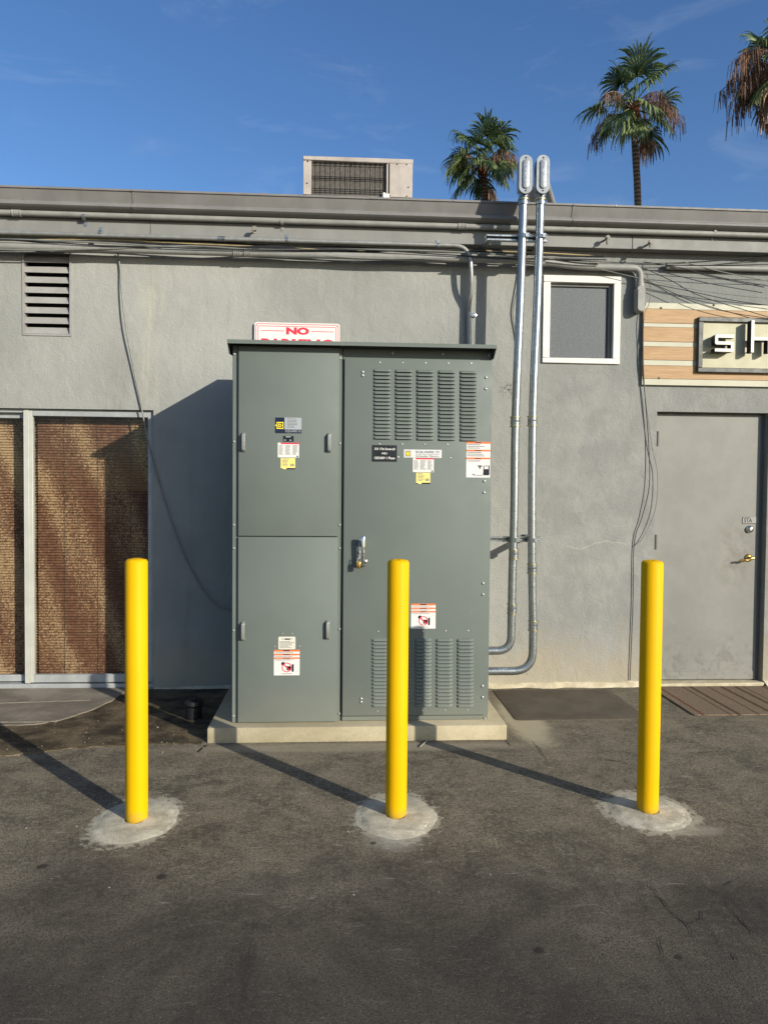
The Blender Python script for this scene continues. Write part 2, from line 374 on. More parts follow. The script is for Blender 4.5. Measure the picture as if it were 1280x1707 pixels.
tyre = n.ramp(n.noise(3.0, 6, .7, .3, stretch=(2.6, .22, 1)), .55, .72)
c = n.mix(n.m_('MULTIPLY', tyre, n.m_('MULTIPLY', n.m_('SUBTRACT', 1.0, dusty), .55)), c, S(48, 44, 42))
stn = n.m_('MULTIPLY', n.ramp(n.noise(1.5, 8, .72, 1.8), .52, .64), n.ramp(w3, .25, .6))
c = n.mix(n.m_('MULTIPLY', stn, .6), c, S(58, 53, 46))
scr = n.ramp(n.noise(18, 5, .75, .5, stretch=(.4, 2.0, 1)), .59, .70); c = n.mix(n.m_('MULTIPLY', scr, n.m_('ADD', n.m_('MULTIPLY', dusty, .5), .15)), c, S(170, 164, 150))
for p, rx, ry in ((bL, .215, .29), (bM, .215, .30), (bR, .24, .27)):
    e = n.ell(p.x, p.y-.012, rx, ry, n.m_('ADD', n.m_('MULTIPLY', wob, .7), n.m_('MULTIPLY', n.m_('SUBTRACT', w3, .5), 1.5)), .84, 1.02); c = n.mix(n.m_('MULTIPLY', e, .92), c, n.mix(n.ramp(w3, .35, .7), S(158, 151, 131), S(198, 190, 168)))
q = gz(1160, 1385); e = n.ell(q.x, q.y, .16, .07, wob, .5, 1.1); c = n.mix(n.m_('MULTIPLY', e, .55), c, S(160, 152, 132))
q = gz(655, 1400); e = n.ell(q.x, q.y, .16, .14, wob, .3, 1.1); c = n.mix(n.m_('MULTIPLY', e, .6), c, S(160, 155, 142))
q = gz(868, 1195); e = n.ell(q.x, q.y-.05, .17, .62, wob, .55, 1.1); c = n.mix(n.m_('MULTIPLY', e, .9), c, S(174, 162, 134))
q = gz(600, 1246); e = n.ell(q.x, q.y, 1.2, .09, wob, .5, 1.2); c = n.mix(n.m_('MULTIPLY', e, .5), c, S(164, 154, 132))
for px, py, r in ((70, 1445, .026), (269, 1462, .025), (622, 1406, .020), (1130, 1596, .018), (898, 1585, .022)):
    q = gz(px, py); e = n.ell(q.x, q.y, r, r, n.m_('ADD', n.m_('MULTIPLY', wob, .7), n.m_('MULTIPLY', n.m_('SUBTRACT', w3, .5), 1.2)), .55, 1.1); c = n.mix(n.m_('MULTIPLY', e, .75), c, S(36, 32, 30))
hb = n.noise(170, 4, .7); b = n.bump(n.noise(2.5, 4, .6), .12, .02); b = n.bump(n.noise(45, 4, .6), .3, .006, b); n.bump(hb, .8, .005, b)
M['asphalt'] = n.set(c, n.ramp(w2, .3, .7, .78, .95), 0, .25)

def concrete(name, a, b_, bump=.3, sc=6, pit=.4):
    n = NT(name); w = n.noise(sc, 6, .65, .3); c = n.mix(n.ramp(w, .34, .68), a, b_)
    c = n.mix(n.m_('MULTIPLY', n.ramp(n.noise(140, 3, .7), .40, .56, 1, 0), pit), c, tuple(x*.5 for x in a))
    b = n.bump(n.noise(14, 4, .6), bump, .01); n.bump(n.noise(120, 4, .65), bump*1.4, .003, b)
    return n.set(c, .9, 0, .2)
M['pad'] = concrete('pad_concrete', S(160, 149, 121), S(182, 170, 141), .2, 3, .2)
M['collar'] = concrete('collar_concrete', S(168, 161, 141), S(206, 198, 176), .45, 9, .35)
M['slab'] = concrete('threshold_concrete', S(112, 104, 92), S(144, 135, 120), .3, 3, .3)
M['mortar'] = concrete('mortar', S(178, 166, 138), S(204, 192, 164), .6, 10, .25)
M['soil'] = concrete('dark_crumbled_asphalt', S(58, 51, 40), S(122, 107, 82), .9, 5, .6)
M['crack'] = mat('crack_dark', S(46, 42, 38), .95, 0, .1)  # dark tone of the asphalt cracks
M['chip'] = M['pale']

# oak-look boards on the shop sign
n = NT('light_wood_grain')
g = n.noise(5, 6, .7, .6, stretch=(1, 1, 16)); g2 = n.noise(14, 4, .6, .2, stretch=(.5, 1, 22))
c = n.mix(n.ramp(g, .32, .7), S(156, 121, 80), S(178, 145, 101)); c = n.mix(n.m_('MULTIPLY', n.ramp(g2, .48, .72), .55), c, S(132, 90, 54))
M['wood'] = n.set(c, .55, 0, .4)
# woven reed blind
def blindmat(name, ph, amt):
    n = NT(name); row = n.m_('FLOOR', n.m_('DIVIDE', n.z, .0213))
    cv = n.t.nodes.new('ShaderNodeCombineXYZ'); n.l(n.m_('MULTIPLY', n.x, 1.0), cv.inputs[0]); n.l(n.m_('MULTIPLY', row, .37), cv.inputs[1]); n.l(n.m_('MULTIPLY', n.z, .9), cv.inputs[2])
    fl = n.noise(84, 3, .6, 0, vec=cv.outputs[0])
    warp = n.m_('MULTIPLY', n.noise(1.1, 3, .5), 5.0)
    ban = n.m_('SINE', n.m_('ADD', n.m_('ADD', n.m_('MULTIPLY', n.x, 13.0), n.m_('MULTIPLY', n.z, 6.4)), n.m_('ADD', warp, ph)))
    ban2 = n.m_('SINE', n.m_('ADD', n.m_('MULTIPLY', n.x, 31.0), n.m_('ADD', n.m_('MULTIPLY', n.z, 9.0), warp)))
    v = n.m_('ADD', n.m_('ADD', n.m_('MULTIPLY', fl, .8), .1), n.m_('ADD', n.m_('MULTIPLY', ban, .07), n.m_('ADD', n.m_('MULTIPLY', ban2, .03), amt)))
    c = n.mix(n.ramp(n.noise(30, 2), .3, .7), S(96, 61, 45), S(120, 80, 59)); c = n.mix(n.ramp(v, .44, .66), c, S(180, 146, 110))
    fr = n.m_('FRACT', n.m_('DIVIDE', n.z, .0213)); c = n.mix(n.m_('MULTIPLY', n.ramp(fr, .0, .2, 1, 0), .7), c, S(48, 30, 22))
    return n.set(c, .7, 0, .3)
M['blind'] = blindmat('woven_reed', .4, -.02); M['blind2'] = blindmat('woven_reed_far', 2.2, .05)
# striped entrance mat
n = NT('striped_carpet')
u = n.m_('ADD', n.x, n.m_('MULTIPLY', n.m_('SUBTRACT', n.noise(25, 2), .5), .012))
c = n.mix(n.ramp(n.noise(170, 3, .7), .35, .65), S(98, 84, 70), S(140, 122, 102))
for x0, wd, cc in ((2.600, .020, S(96, 62, 48)), (2.80, .014, S(84, 64, 52)), (2.865, .024, S(70, 54, 42)), (3.01, .014, S(92, 64, 52)), (3.12, .026, S(80, 56, 46)), (3.235, .024, S(74, 54, 44)), (3.30, .012, S(96, 64, 52)), (3.47, .022, S(90, 58, 46))):
    e = n.ramp(n.m_('ABSOLUTE', n.m_('SUBTRACT', u, x0)), wd*.45, wd*.75, 1, 0); c = n.mix(n.m_('MULTIPLY', e, .85), c, cc)
n.bump(n.noise(240, 3, .7), .7, .004); M['carpet'] = n.set(c, .95, 0, .1)
# obscured glass of the small window: dusty pebbled pane
n = NT('pebbled_glass'); v = n.voro(120); sp = n.noise(130, 3, .75)
c = n.mix(n.ramp(sp, .45, .75), S(66, 71, 74), S(98, 102, 102)); n.bump(sp, .5, .003); M['pebble'] = n.set(c, .5, 0, .5)
# clear glass: mostly see-through with a mirror sheen
m = bpy.data.materials.new('clear_glass'); m.use_nodes = True; t = m.node_tree; t.nodes.clear()
o_ = t.nodes.new('ShaderNodeOutputMaterial'); mx = t.nodes.new('ShaderNodeMixShader'); tr = t.nodes.new('ShaderNodeBsdfTransparent'); gl = t.nodes.new('ShaderNodeBsdfGlossy'); lw = t.nodes.new('ShaderNodeLayerWeight'); pw = t.nodes.new('ShaderNodeMath'); pw.operation = 'POWER'; pw.inputs[1].default_value = 5
fr = t.nodes.new('ShaderNodeMath'); fr.operation = 'MULTIPLY_ADD'; fr.inputs[1].default_value = .8; fr.inputs[2].default_value = .015
t.links.new(lw.outputs['Facing'], pw.inputs[0]); t.links.new(pw.outputs[0], fr.inputs[0])
gl.inputs['Roughness'].default_value = .02; tr.inputs[0].default_value = (.93, .95, .94, 1)
t.links.new(fr.outputs[0], mx.inputs[0]); t.links.new(tr.outputs[0], mx.inputs[1]); t.links.new(gl.outputs[0], mx.inputs[2]); t.links.new(mx.outputs[0], o_.inputs[0]); M['glass'] = m
# palm materials
def leafmat(name, a, b_, tr_=.25):
    n = NT(name); c = n.mix(n.ramp(n.noise(2.3, 3), .3, .7), a, b_); n.set(c, .5, 0, .4)
    t = n.t; td = t.nodes.new('ShaderNodeBsdfTranslucent'); n.l(c, td.inputs[0]); ms = t.nodes.new('ShaderNodeMixShader'); ms.inputs[0].default_value = tr_
    t.links.new(n.b.outputs[0], ms.inputs[1]); t.links.new(td.outputs[0], ms.inputs[2]); t.links.new(ms.outputs[0], n.out.inputs[0]); return n.m
M['leaf'] = leafmat('palm_leaf', S(60, 80, 48), S(128, 142, 84)); M['leaf2'] = leafmat('palm_leaf_dark', S(46, 66, 44), S(96, 114, 68))
M['dead'] = leafmat('dead_palm_leaf', S(122, 90, 74), S(176, 142, 114), .15)
n = NT('palm_bark'); rg = n.m_('SINE', n.m_('ADD', n.m_('MULTIPLY', n.z, 38.0), n.m_('MULTIPLY', n.noise(3, 3), 5.0)))
c = n.mix(n.ramp(rg, -.6, .8), S(82, 68, 56), S(126, 106, 86)); n.bump(rg, .5, .03); M['bark'] = n.set(c, .9, 0, .2)
M['boot'] = mat('palm_boots', S(112, 62, 44), .9, 0, .35, 9, .5, 20)

# ================================================================== SETTING
W = 5.95                                     # face of the stucco wall
g = MB(); g.add([(-300,-300,0),(300,-300,0),(300,300,0),(-300,300,0)], [(0,1,2,3)])
ground = build('ground', g, M['asphalt'], kind='structure', fix=False)

def sheet(name, pts, z, m, h=.0, jag=.0, n_=4, **k):
    out = []
    for i in range(len(pts)):
        a, b = Vector(pts[i]), Vector(pts[(i+1) % len(pts)])
        for j in range(n_):
            p = a.lerp(b, j/n_); out.append((p.x+random.uniform(-jag, jag), p.y+random.uniform(-jag, jag)))
    return build(name, MB().poly_z(out, z-h, z), m, **k)
g2 = lambda px, py: tuple(gz(px, py))[:2]
# crumbled dark strip and the old threshold slab left of the pad
sheet('dirt_ground', [g2(-260, 1262), g2(0, 1262), g2(60, 1256), g2(130, 1248), g2(240, 1243), g2(338, 1241), (-.80, W+.01), (-4.6, W+.01)], .008, M['soil'], .02, .012, 8, kind='structure')
sheet('threshold_slab', [(-4.6, W+.0), (-1.62, W+.0), g2(185, 1172), g2(150, 1188), g2(100, 1204), g2(60, 1211), g2(0, 1213), g2(-250, 1214)], .016, M['slab'], .03, .006, 8, kind='structure')
for (a, b) in (((0, 1173), (150, 1168)), ((-100, 1205), (95, 1204))):
    p0, p1 = gz(*a, .016), gz(*b, .016)
    mb = MB(); pts = [p0.lerp(p1, i/14)+Vector((0, random.uniform(-.006, .006), .002)) for i in range(15)]
    for i in range(14):
        w_ = .008+random.uniform(-.003, .003)
        mb.add([pts[i]+Vector((0,-w_,0)), pts[i+1]+Vector((0,-w_,0)), pts[i+1]+Vector((0,w_,0)), pts[i]+Vector((0,w_,0))], [(0,1,2,3)])
    build('caulk_line', mb, M['mortar'], bpy.data.objects['threshold_slab'], fix=False)

# cracks in the asphalt
def crack(pix, w0=.006):
    pts = []
    for i in range(len(pix)-1):
        a, b = gz(*pix[i]), gz(*pix[i+1]); k = max(3, int((b-a).length/.025))
        for j in range(k):
            p = a.lerp(b, j/k); pts.append(p+Vector((random.uniform(-.007, .007), random.uniform(-.005, .005), .004)))
    pts.append(gz(*pix[-1])+Vector((0, 0, .004))); mb = MB(); n = len(pts)
    for i in range(n):
        d = (pts[min(i+1, n-1)]-pts[max(i-1, 0)]).normalized(); s_ = Vector((-d.y, d.x, 0)); w_ = w0*random.uniform(.15, 1)*(1 if 0 < i < n-1 else .1)*(.35+.65*math.sin(math.pi*i/(n-1)))
        mb.v += [pts[i]+s_*w_, pts[i]-s_*w_]
        if i: mb.f.append((2*i-2, 2*i-1, 2*i+1, 2*i))
    build('crack', mb, M['crack'], ground, fix=False)
for pix in (((883, 1232), (900, 1250), (912, 1270)), ((925, 1254), (980, 1264), (1040, 1272), (1058, 1286)), ((1100, 1258), (1180, 1255), (1280, 1252)),
            ((1084, 1462), (1083, 1480), (1110, 1510), (1145, 1545), (1165, 1575), (1190, 1602)), ((1145, 1545), (1168, 1535), (1170, 1520)),
            ((1160, 1464), (1180, 1485), (1200, 1492)), ((1208, 1495), (1225, 1525), (1255, 1555), (1260, 1570)), ((1245, 1575), (1275, 1605)),
            ((1094, 1555), (1105, 1600)), ((1222, 1590), (1228, 1605)), ((1205, 1480), (1230, 1465))):
    crack(pix, .0036)
crack(((844, 1234), (852, 1246)), .006)
# scattered pale chips and grit on the ground
mb = MB()
for i in range(200):
    if i < 110: p = gz(random.uniform(0, 345), random.uniform(1195, 1262)); z0 = .008
    else: p = gz(random.uniform(0, 1280), random.uniform(1230, 1500)); z0 = 0
    s_ = random.uniform(.0015, .0045)*(1.6 if i < 10 else 1); a = random.uniform(0, 6.3)
    vs = [(p.x+math.cos(a+k*1.57)*s_*random.uniform(.6, 1.6), p.y+math.sin(a+k*1.57)*s_*random.uniform(.6, 1.6), z0) for k in range(4)]
    mb.add(vs+[(p.x, p.y, z0+s_*.9)], [(0,1,4),(1,2,4),(2,3,4),(3,0,4)])
tag(build('gravel', mb, M['chip'], smooth=False), 'pale stone chips and grit scattered over the dark asphalt', 'grit', kind='stuff')

# ================================================================== BUILDING
bld = empty('stucco_building', (0, W, 0), 'low grey stucco building with grey metal gutter along its flat roof', 'building')
XL, XR, YB, ZT = -7.0, 8.5, 16.0, 3.70
wx1 = at(256, 900, W).x; wz1 = at(150, 682, W).z; wz0 = .012
vX0, vX1, vZ0, vZ1 = RC(38, 421, 119, 557, W)
sX0, sX1, sZ0, sZ1 = RC(904, 460, 1033, 606, W)
dX0, dX1, dZ0, dZ1 = at(1091, 900, W).x, at(1270, 900, W).x, .012, at(1180, 687, W).z
dX1 = at(1277, 900, W).x
holes = [(-4.6, wx1, wz0, wz1), (vX0, vX1, vZ0, vZ1), (sX0+.03, sX1-.03, sZ0+.03, sZ1-.03), (dX0, dX1, dZ0, dZ1)]
gx = sorted({XL, XR, *[h for q in holes for h in q[:2]]}); gzv = sorted({-.05, ZT, *[h for q in holes for h in q[2:]]})
mb = MB(); vid = {}
def vert(x, y, z):
    k = (round(x, 5), round(y, 5), round(z, 5))
    if k not in vid: vid[k] = len(mb.v); mb.v.append(Vector((x, y, z)))
    return vid[k]
for i in range(len(gx)-1):
    for j in range(len(gzv)-1):
        cx, cz_ = (gx[i]+gx[i+1])/2, (gzv[j]+gzv[j+1])/2
        if any(h[0] < cx < h[1] and h[2] < cz_ < h[3] for h in holes): continue
        for y, flip in ((W, 0), (W+.22, 1)):
            f = [vert(gx[i], y, gzv[j]), vert(gx[i+1], y, gzv[j]), vert(gx[i+1], y, gzv[j+1]), vert(gx[i], y, gzv[j+1])]
            mb.f.append(tuple(f[::-1] if flip else f))
for h in holes:
    a, b, c_, d = h
    for (p, q) in (((a, c_), (b, c_)), ((b, c_), (b, d)), ((b, d), (a, d)), ((a, d), (a, c_))):
        # split along grid lines so the reveal shares the wall's vertices
        pts = [p]
        if p[0] != q[0]:
            xs_ = [x for x in gx if min(p[0], q[0]) <= x <= max(p[0], q[0])]; xs_ = xs_ if p[0] < q[0] else xs_[::-1]; pts = [(x, p[1]) for x in xs_]
        else:
            zs_ = [z for z in gzv if min(p[1], q[1]) <= z <= max(p[1], q[1])]; zs_ = zs_ if p[1] < q[1] else zs_[::-1]; pts = [(p[0], z) for z in zs_]
        for u, v in zip(pts, pts[1:]):
            mb.f.append((vert(u[0], W, u[1]), vert(u[0], W+.22, u[1]), vert(v[0], W+.22, v[1]), vert(v[0], W, v[1])))
build('wall', mb, M['stucco'], bld, smooth=False, fix=False)
for bx_ in ((XL, XL+.2, W+.23, YB, -.05, ZT), (XR-.2, XR, W+.23, YB, -.05, ZT), (XL, XR, YB+.005, YB+.2, -.05, ZT)):
    build('rear_wall', MB().box(*bx_), M['stucco'], bld, smooth=False)
build('interior_partition', MB().box(XL+.25, XR-.25, W+1.6, W+1.7, 0, ZT-.05), M['interior'], bld, smooth=False)
YF = W-.095                                     # fascia face
fz0 = at(1280, 421, YF).z; gtop = at(640, 328.5, W-.19).z
build('roof', MB().box(XL-.1, XR+.1, W-.06, YB+.3, ZT+.005, gtop-.03), M['roof'], bld, smooth=False)
# fascia boards, butted
jx = [XL-.1, at(250, 375, YF).x, at(1054, 405, YF).x, XR+.1]
for a, b in zip(jx, jx[1:]):
    build('fascia_board', MB().box(a+.0015, b-.0015, YF, W-.003, fz0, gtop-.04), M['fascia'], bld, bevel=.003)
# gutter: lip, face, bead and trough
GY = W-.192
gb = gtop-.158
prof = [(GY, gtop), (GY, gtop-.014), (GY+.010, gtop-.018), (GY+.020, gtop-.05), (GY+.036, gtop-.092), (GY+.034, gtop-.098), (GY+.002, gtop-.112), (GY-.004, gtop-.120), (GY-.004, gtop-.132), (GY+.012, gtop-.146), (GY+.05, gb), (YF-.002, gb+.004), (YF-.002, gb+.01), (GY+.052, gb+.006), (GY+.045, gtop-.09), (GY+.026, gtop-.03), (GY+.018, gtop)]
gut = build('gutter', MB().prism_x(prof, XL-.1, XR+.1), M['trim'], bld)
for px in (222, 958):
    x = at(px, 325, GY).x
    build('gutter_seam', MB().prism_x([(y-.004 if y < YF-.05 else y, z-.001) for y, z in prof[:11]]+[(YF-.01, gb+.03), (GY+.06, gtop-.09), (GY+.03, gtop-.03)], x-.012, x+.012), M['trim'], gut)
for i, px in enumerate((65, 620, 757, 1027)):
    x = at(px, 325, GY).x; mb = MB().lathe((x, GY-.001, gtop-.007), (0, -1, 0), [(0, .005), (.004, .004)], 8); build('rivet', mb, M['screw'], gut)
# louvred wall vent
vent = build('vent', MB().box(vX0-.002, vX0+.012, W-.008, W+.06, vZ0, vZ1).box(vX1-.012, vX1+.002, W-.008, W+.06, vZ0, vZ1).box(vX0, vX1, W-.0075, W+.0605, vZ0-.012, vZ0+.002), M['vent'], bld)
build('backing', MB().box(vX0+.003, vX1-.003, W+.10, W+.11, vZ0, vZ1), M['black'], vent)  # black plate, shade between the slats deepened by colour
ns = 8; ph = (vZ1-vZ0)/ns
for k in range(ns):
    zc = vZ0+ph*k
    mb = MB().prism_x([(W+.002, zc+ph*.07), (W+.005, zc+ph*.05), (W+.032, zc+ph*.70), (W+.054, zc+ph*.74), (W+.054, zc+ph*.74+.004), (W+.030, zc+ph*.70+.004)], vX0+.013, vX1-.013)
    build('slat', mb, M['vent'], vent)
# sliding window with reed blinds behind the glass
win = build('sliding_window', MB().box(-4.598, wx1-.002, W+.035, W+.125, wz1-.03, wz1-.002).box(-4.598, wx1-.002, W+.02, W+.13, .0125, .045).box(wx1-.035, wx1-.002, W+.034, W+.124, .045, wz1-.03),
            M['frame'], bld, bevel=.003)
def sash(x0, x1, z0, z1, y, st, bt, tp, ms, mr):
    f = build('sash_frame', MB().box(x0+st, x1-.03, y, y+.035, z0, z0+bt).box(x0+st, x1-.03, y, y+.035, z1-tp, z1).box(x1-.03, x1, y-.002, y+.036, z0, z1), mr, win, bevel=.002)
    build('stile', MB().box(x0, x0+st*.62, y-.012, y+.036, z0-.004, z1).box(x0+st*.62, x0+st, y-.002, y+.036, z0, z1), ms, win, bevel=.002)
    build('pane', MB().box(x0+st-.005, x1-.025, y+.016, y+.021, z0+bt-.005, z1-tp+.005), M['glass'], win)
mxs = at(40, 900, W+.02).x
sash(mxs, wx1-.02, .055, wz1-.012, W+.032, .064, .062, .042, M['stile'], M['frame'])
sash(-4.55, mxs+.05, .055, wz1-.03, W+.076, .06, .05, .04, M['frame'], M['frame'])
def blind(x0, x1, y, m, label):
    t_ = empty('reed_blind', ((x0+x1)/2, y, .1), label, 'blind'); p = .0213
    mb = MB(); k = 0; z = .09
    while z < wz1+.03:
        zz = round(z/p)*p
        mb.add([(x0, y+.004, zz), (x1, y+.004, zz), (x0, y-.003, zz+.005), (x1, y-.003, zz+.005), (x0, y-.003, zz+.015), (x1, y-.003, zz+.015), (x0, y+.003, zz+.0205), (x1, y+.003, zz+.0205)],
               [(0,1,3,2),(2,3,5,4),(4,5,7,6)]); z += p
    build('reeds', mb, m, t_, smooth=False, kind='stuff', fix=False)
    build('backing', MB().box(x0, x1, y+.008, y+.011, .085, wz1+.03), M['interior'], t_)
    for i in range(3):
        xx = x0+(x1-x0)*(.22+.28*i); build('tie_cord', MB().box(xx-.0012, xx+.0012, y-.006, y-.0035, .09, wz1), M['interior'], t_)
blind(mxs+.06, wx1-.01, W+.145, M['blind'], 'brown and tan woven reed blind behind the wide glass pane')
blind(-4.5, mxs+.06, W+.175, M['blind2'], 'narrow visible strip of brown reed blind beyond the white mullion')
# small window
mb = MB(); fwid = .058
mb.box(sX0, sX1, W-.018, W+.05, sZ1-fwid*.95, sZ1).box(sX0, sX1, W-.018, W+.05, sZ0, sZ0+.042).box(sX0, sX0+fwid, W-.0175, W+.05, sZ0+.0425, sZ1-fwid*.95-.0005).box(sX1-fwid, sX1, W-.0175, W+.05, sZ0+.0425, sZ1-fwid*.95-.0005)
sw = build('small_window', mb, M['whitewood'], bld, bevel=.003)
build('pane', MB().box(sX0+.05, sX1-.05, W+.036, W+.042, sZ0+.03, sZ1-.04), M['pebble'], sw)
build('pane_strip', MB().box(sX1-fwid-.03, sX1-fwid+.001, W+.018, W+.0355, sZ0+.043, sZ1-fwid).box(sX0+fwid, sX1-fwid-.031, W+.018, W+.0355, sZ1-fwid-.02, sZ1-fwid+.002), M['doordark'], sw)  # grey strips along the right and top of the pane only
# door
dY = W+.062
door = build('door', MB().box(dX0+.012, dX1-.03, dY, dY+.045, .035, dZ1-.012), M['door'], bld, bevel=.003)
build('jamb', MB().box(dX0+.0005, dX0+.010, dY-.012, W+.2, .014, dZ1-.002).box(dX1-.028, dX1-.0005, dY+.006, W+.2, .014, dZ1-.002).box(dX0+.010, dX1-.028, dY+.006, W+.2, dZ1-.010, dZ1-.0015), M['doordark'], door)
build('kick_plate', MB().box(dX0+.014, dX1-.034, dY-.004, dY-.0005, .037, .105), M['door'], door, bevel=.001)
for k in range(5):
    build('screw', MB().lathe((dX0+.08+k*.185, dY-.004, .088), (0,-1,0), [(0,.005),(.002,.004)], 8), M['doordark'], door)
for py in (731, 904):
    p = at(1092, py, W); build('hinge', MB().box(dX0+.001, dX0+.026, W+.012, W+.049, p.z-.06, p.z+.06).lathe((dX0+.009, W+.004, p.z-.06), (0,0,1), [(0,.009),(.12,.009)], 10), M['signframe'], door)
p = at(1249, 882, dY); build('deadbolt', MB().lathe((p.x, dY-.0005, p.z), (0,-1,0), [(0,.032),(.006,.032),(.02,.026),(.028,.017),(.029,.010),(.026,.009)], 24), M['chrome'], door)
p = at(1247, 930, dY)
h_ = build('door_lever', MB().lathe((p.x, dY-.0005, p.z), (0,-1,0), [(0,.033),(.004,.033),(.012,.026),(.016,.014),(.05,.011)], 24), M['brass'], door)
build('lever', MB().tube(smoothpath([(p.x+.018, dY-.052, p.z+.004), (p.x-.005, dY-.055, p.z+.002), (p.x-.035, dY-.056, p.z-.014), (p.x-.07, dY-.054, p.z-.013), (p.x-.10, dY-.048, p.z-.02)], 5), [.012]*8+[.010]*6+[.008]*7, 10), M['brass'], h_)
X0, X1, Z0, Z1 = RC(1237, 862, 1260, 873, dY)
stck = build('peeling_sticker', MB().rect(X0, X1, Z0, Z1, dY-.002), M['vent'], door, fix=False)
mb = text_mb('STA', X0+.015, X1-.035, Z0+.01, Z1-.01, dY-.003, .02); mb.rect(X0, X1, Z0, Z0+.004, dY-.0029).rect(X0, X0+.004, Z0+.004, Z1, dY-.0029).rect(X0, X1-.05, Z1-.004, Z1, dY-.0028)
build('print', mb, M['black'], stck, fix=False)
build('threshold', MB().box(dX0+.002, dX1-.002, W-.03, dY+.08, .0, .028), M['mortar'], bld, bevel=.004)
# rough mortar at the foot of the wall
def skirt(x0, x1, h, d):
    mb = MB(); k = max(4, int((x1-x0)/.03)); rows = []
    for i in range(k+1):
        x = x0+(x1-x0)*i/k; hh = h*(.95+.9*mnoise.noise(Vector((x*4, h*90, 0)))+random.uniform(-.12, .12)); hh = max(hh, .006); dd = d*(.95+.7*mnoise.noise(Vector((x*5, 7, 0)))+random.uniform(-.12, .12))
        rows.append([(x, W+.001, hh), (x, W-dd*.35, hh*.75), (x, W-dd, hh*.2), (x, W-dd*1.3, -.005)])
    for i in range(k+1): mb.v += [Vector(q) for q in rows[i]]
    for i in range(k):
        for j in range(3): a = i*4+j; mb.f.append((a, a+1, a+5, a+4))
    build('mortar_skirt', mb, M['mortar'], bld, fix=True)
skirt(1.02, dX0-.005, .035, .035); skirt(dX1+.005, 6, .05, .05); skirt(wx1+.005, -.82, .025, .02)

# ================================================================== EQUIPMENT PAD AND SWITCHGEAR
PY = 4.69; PH = .095
pX0, pX1 = -.807, 1.087
build('concrete_pad', MB().box(pX0, pX1, PY, W-.07, -.02, PH), M['pad'], bevel=.010, seg=2,
      label='raised tan concrete equipment pad under the grey electrical cabinet', cat='pad')
cab = empty('switchgear_cabinet', (.16, 5.2, PH), 'large grey two-section outdoor electrical cabinet on the concrete pad', 'cabinet')
LX0, MX, RX1 = at(387, 900, 4.795).x, at(569, 900, 4.795).x, at(816.5, 900, 4.81).x
TZ = at(480, 577, 4.795).z; YR = 5.65; B0 = PH+.001
FL, PL, FR, PR = 4.795, 4.775, 4.812, 4.776     # left frame, left panels, right frame, right door
build('body', MB().box(LX0, MX-.001, FL, YR, B0, TZ), M['cab'], cab, bevel=.003)
build('body', MB().box(MX+.001, RX1, FR, YR, B0, TZ), M['cab'], cab, bevel=.003)
# rain hoods: sloped sheet with a front flange
HF = 4.70
zf = at(470, 567, HF).z
def hood(x0, x1):
    zr = zf+.062; mb = MB()
    mb.prism_x([(HF, zf-.024), (HF, zf), (YR+.02, zr), (YR+.02, zr-.03), (YR+.016, zr-.03), (YR+.016, zr-.005), (HF+.004, zf-.004), (HF+.004, zf-.024)], x0, x1)
    build('rain_hood', mb, M['cab'], cab)
    for xa, xb in ((x0+.0005, x0+.004), (x1-.004, x1-.0005)):
        if xa > LX0+.05 and xb < RX1-.05: continue
        build('hood_end', MB().add([(xa, HF+.0045, zf-.023), (xa, HF+.0045, zf-.005), (xa, YR+.015, zr-.006), (xa, YR+.015, zr-.055), (xa, FL-.01, zf-.075),
                                   (xb, HF+.0045, zf-.023), (xb, HF+.0045, zf-.005), (xb, YR+.015, zr-.006), (xb, YR+.015, zr-.055), (xb, FL-.01, zf-.075)],
                                  [(0,1,2,3,4), (9,8,7,6,5), (0,5,6,1), (1,6,7,2), (2,7,8,3), (3,8,9,4), (4,9,5,0)]), M['cab'], cab)
hx0, hxm, hx1 = at(378.5, 567, HF).x, at(571, 571, HF).x, at(828, 580, HF).x
hood(hx0, hxm-.001); hood(hxm+.001, hx1)
build('hood_soffit', MB().box(LX0+.001, RX1-.001, FL+.02, YR-.01, TZ+.001, TZ+.012), M['cab'], cab)
# left panels
x0, x1 = at(397, 900, PL).x, at(563.5, 900, PL).x
zs = at(480, 894.5, PL).z
pU = build('upper_panel', MB().box(x0, x1, PL, FL-.0005, zs+.003, at(480, 578, PL).z), M['cab'], cab, bevel=.003, seg=2)
pLw = build('lower_panel', MB().box(x0, x1, PL, FL-.0005, PH+.006, zs-.003), M['cab'], cab, bevel=.003, seg=2)
# right door, top strip and base strip
rx0, rx1 = at(572.5, 900, PR).x, RX1-.004
rz0, rz1 = at(690, 1193, PR).z, at(690, 598, PR).z
rd = build('door', MB().box(rx0, rx1, PR, FR-.0005, rz0, rz1), M['cab'], cab, bevel=.003, seg=2)
build('base_strip', MB().box(MX+.012, RX1-.04, FR-.012, FR-.0005, PH+.003, rz0-.007), M['cab'], cab, bevel=.002)
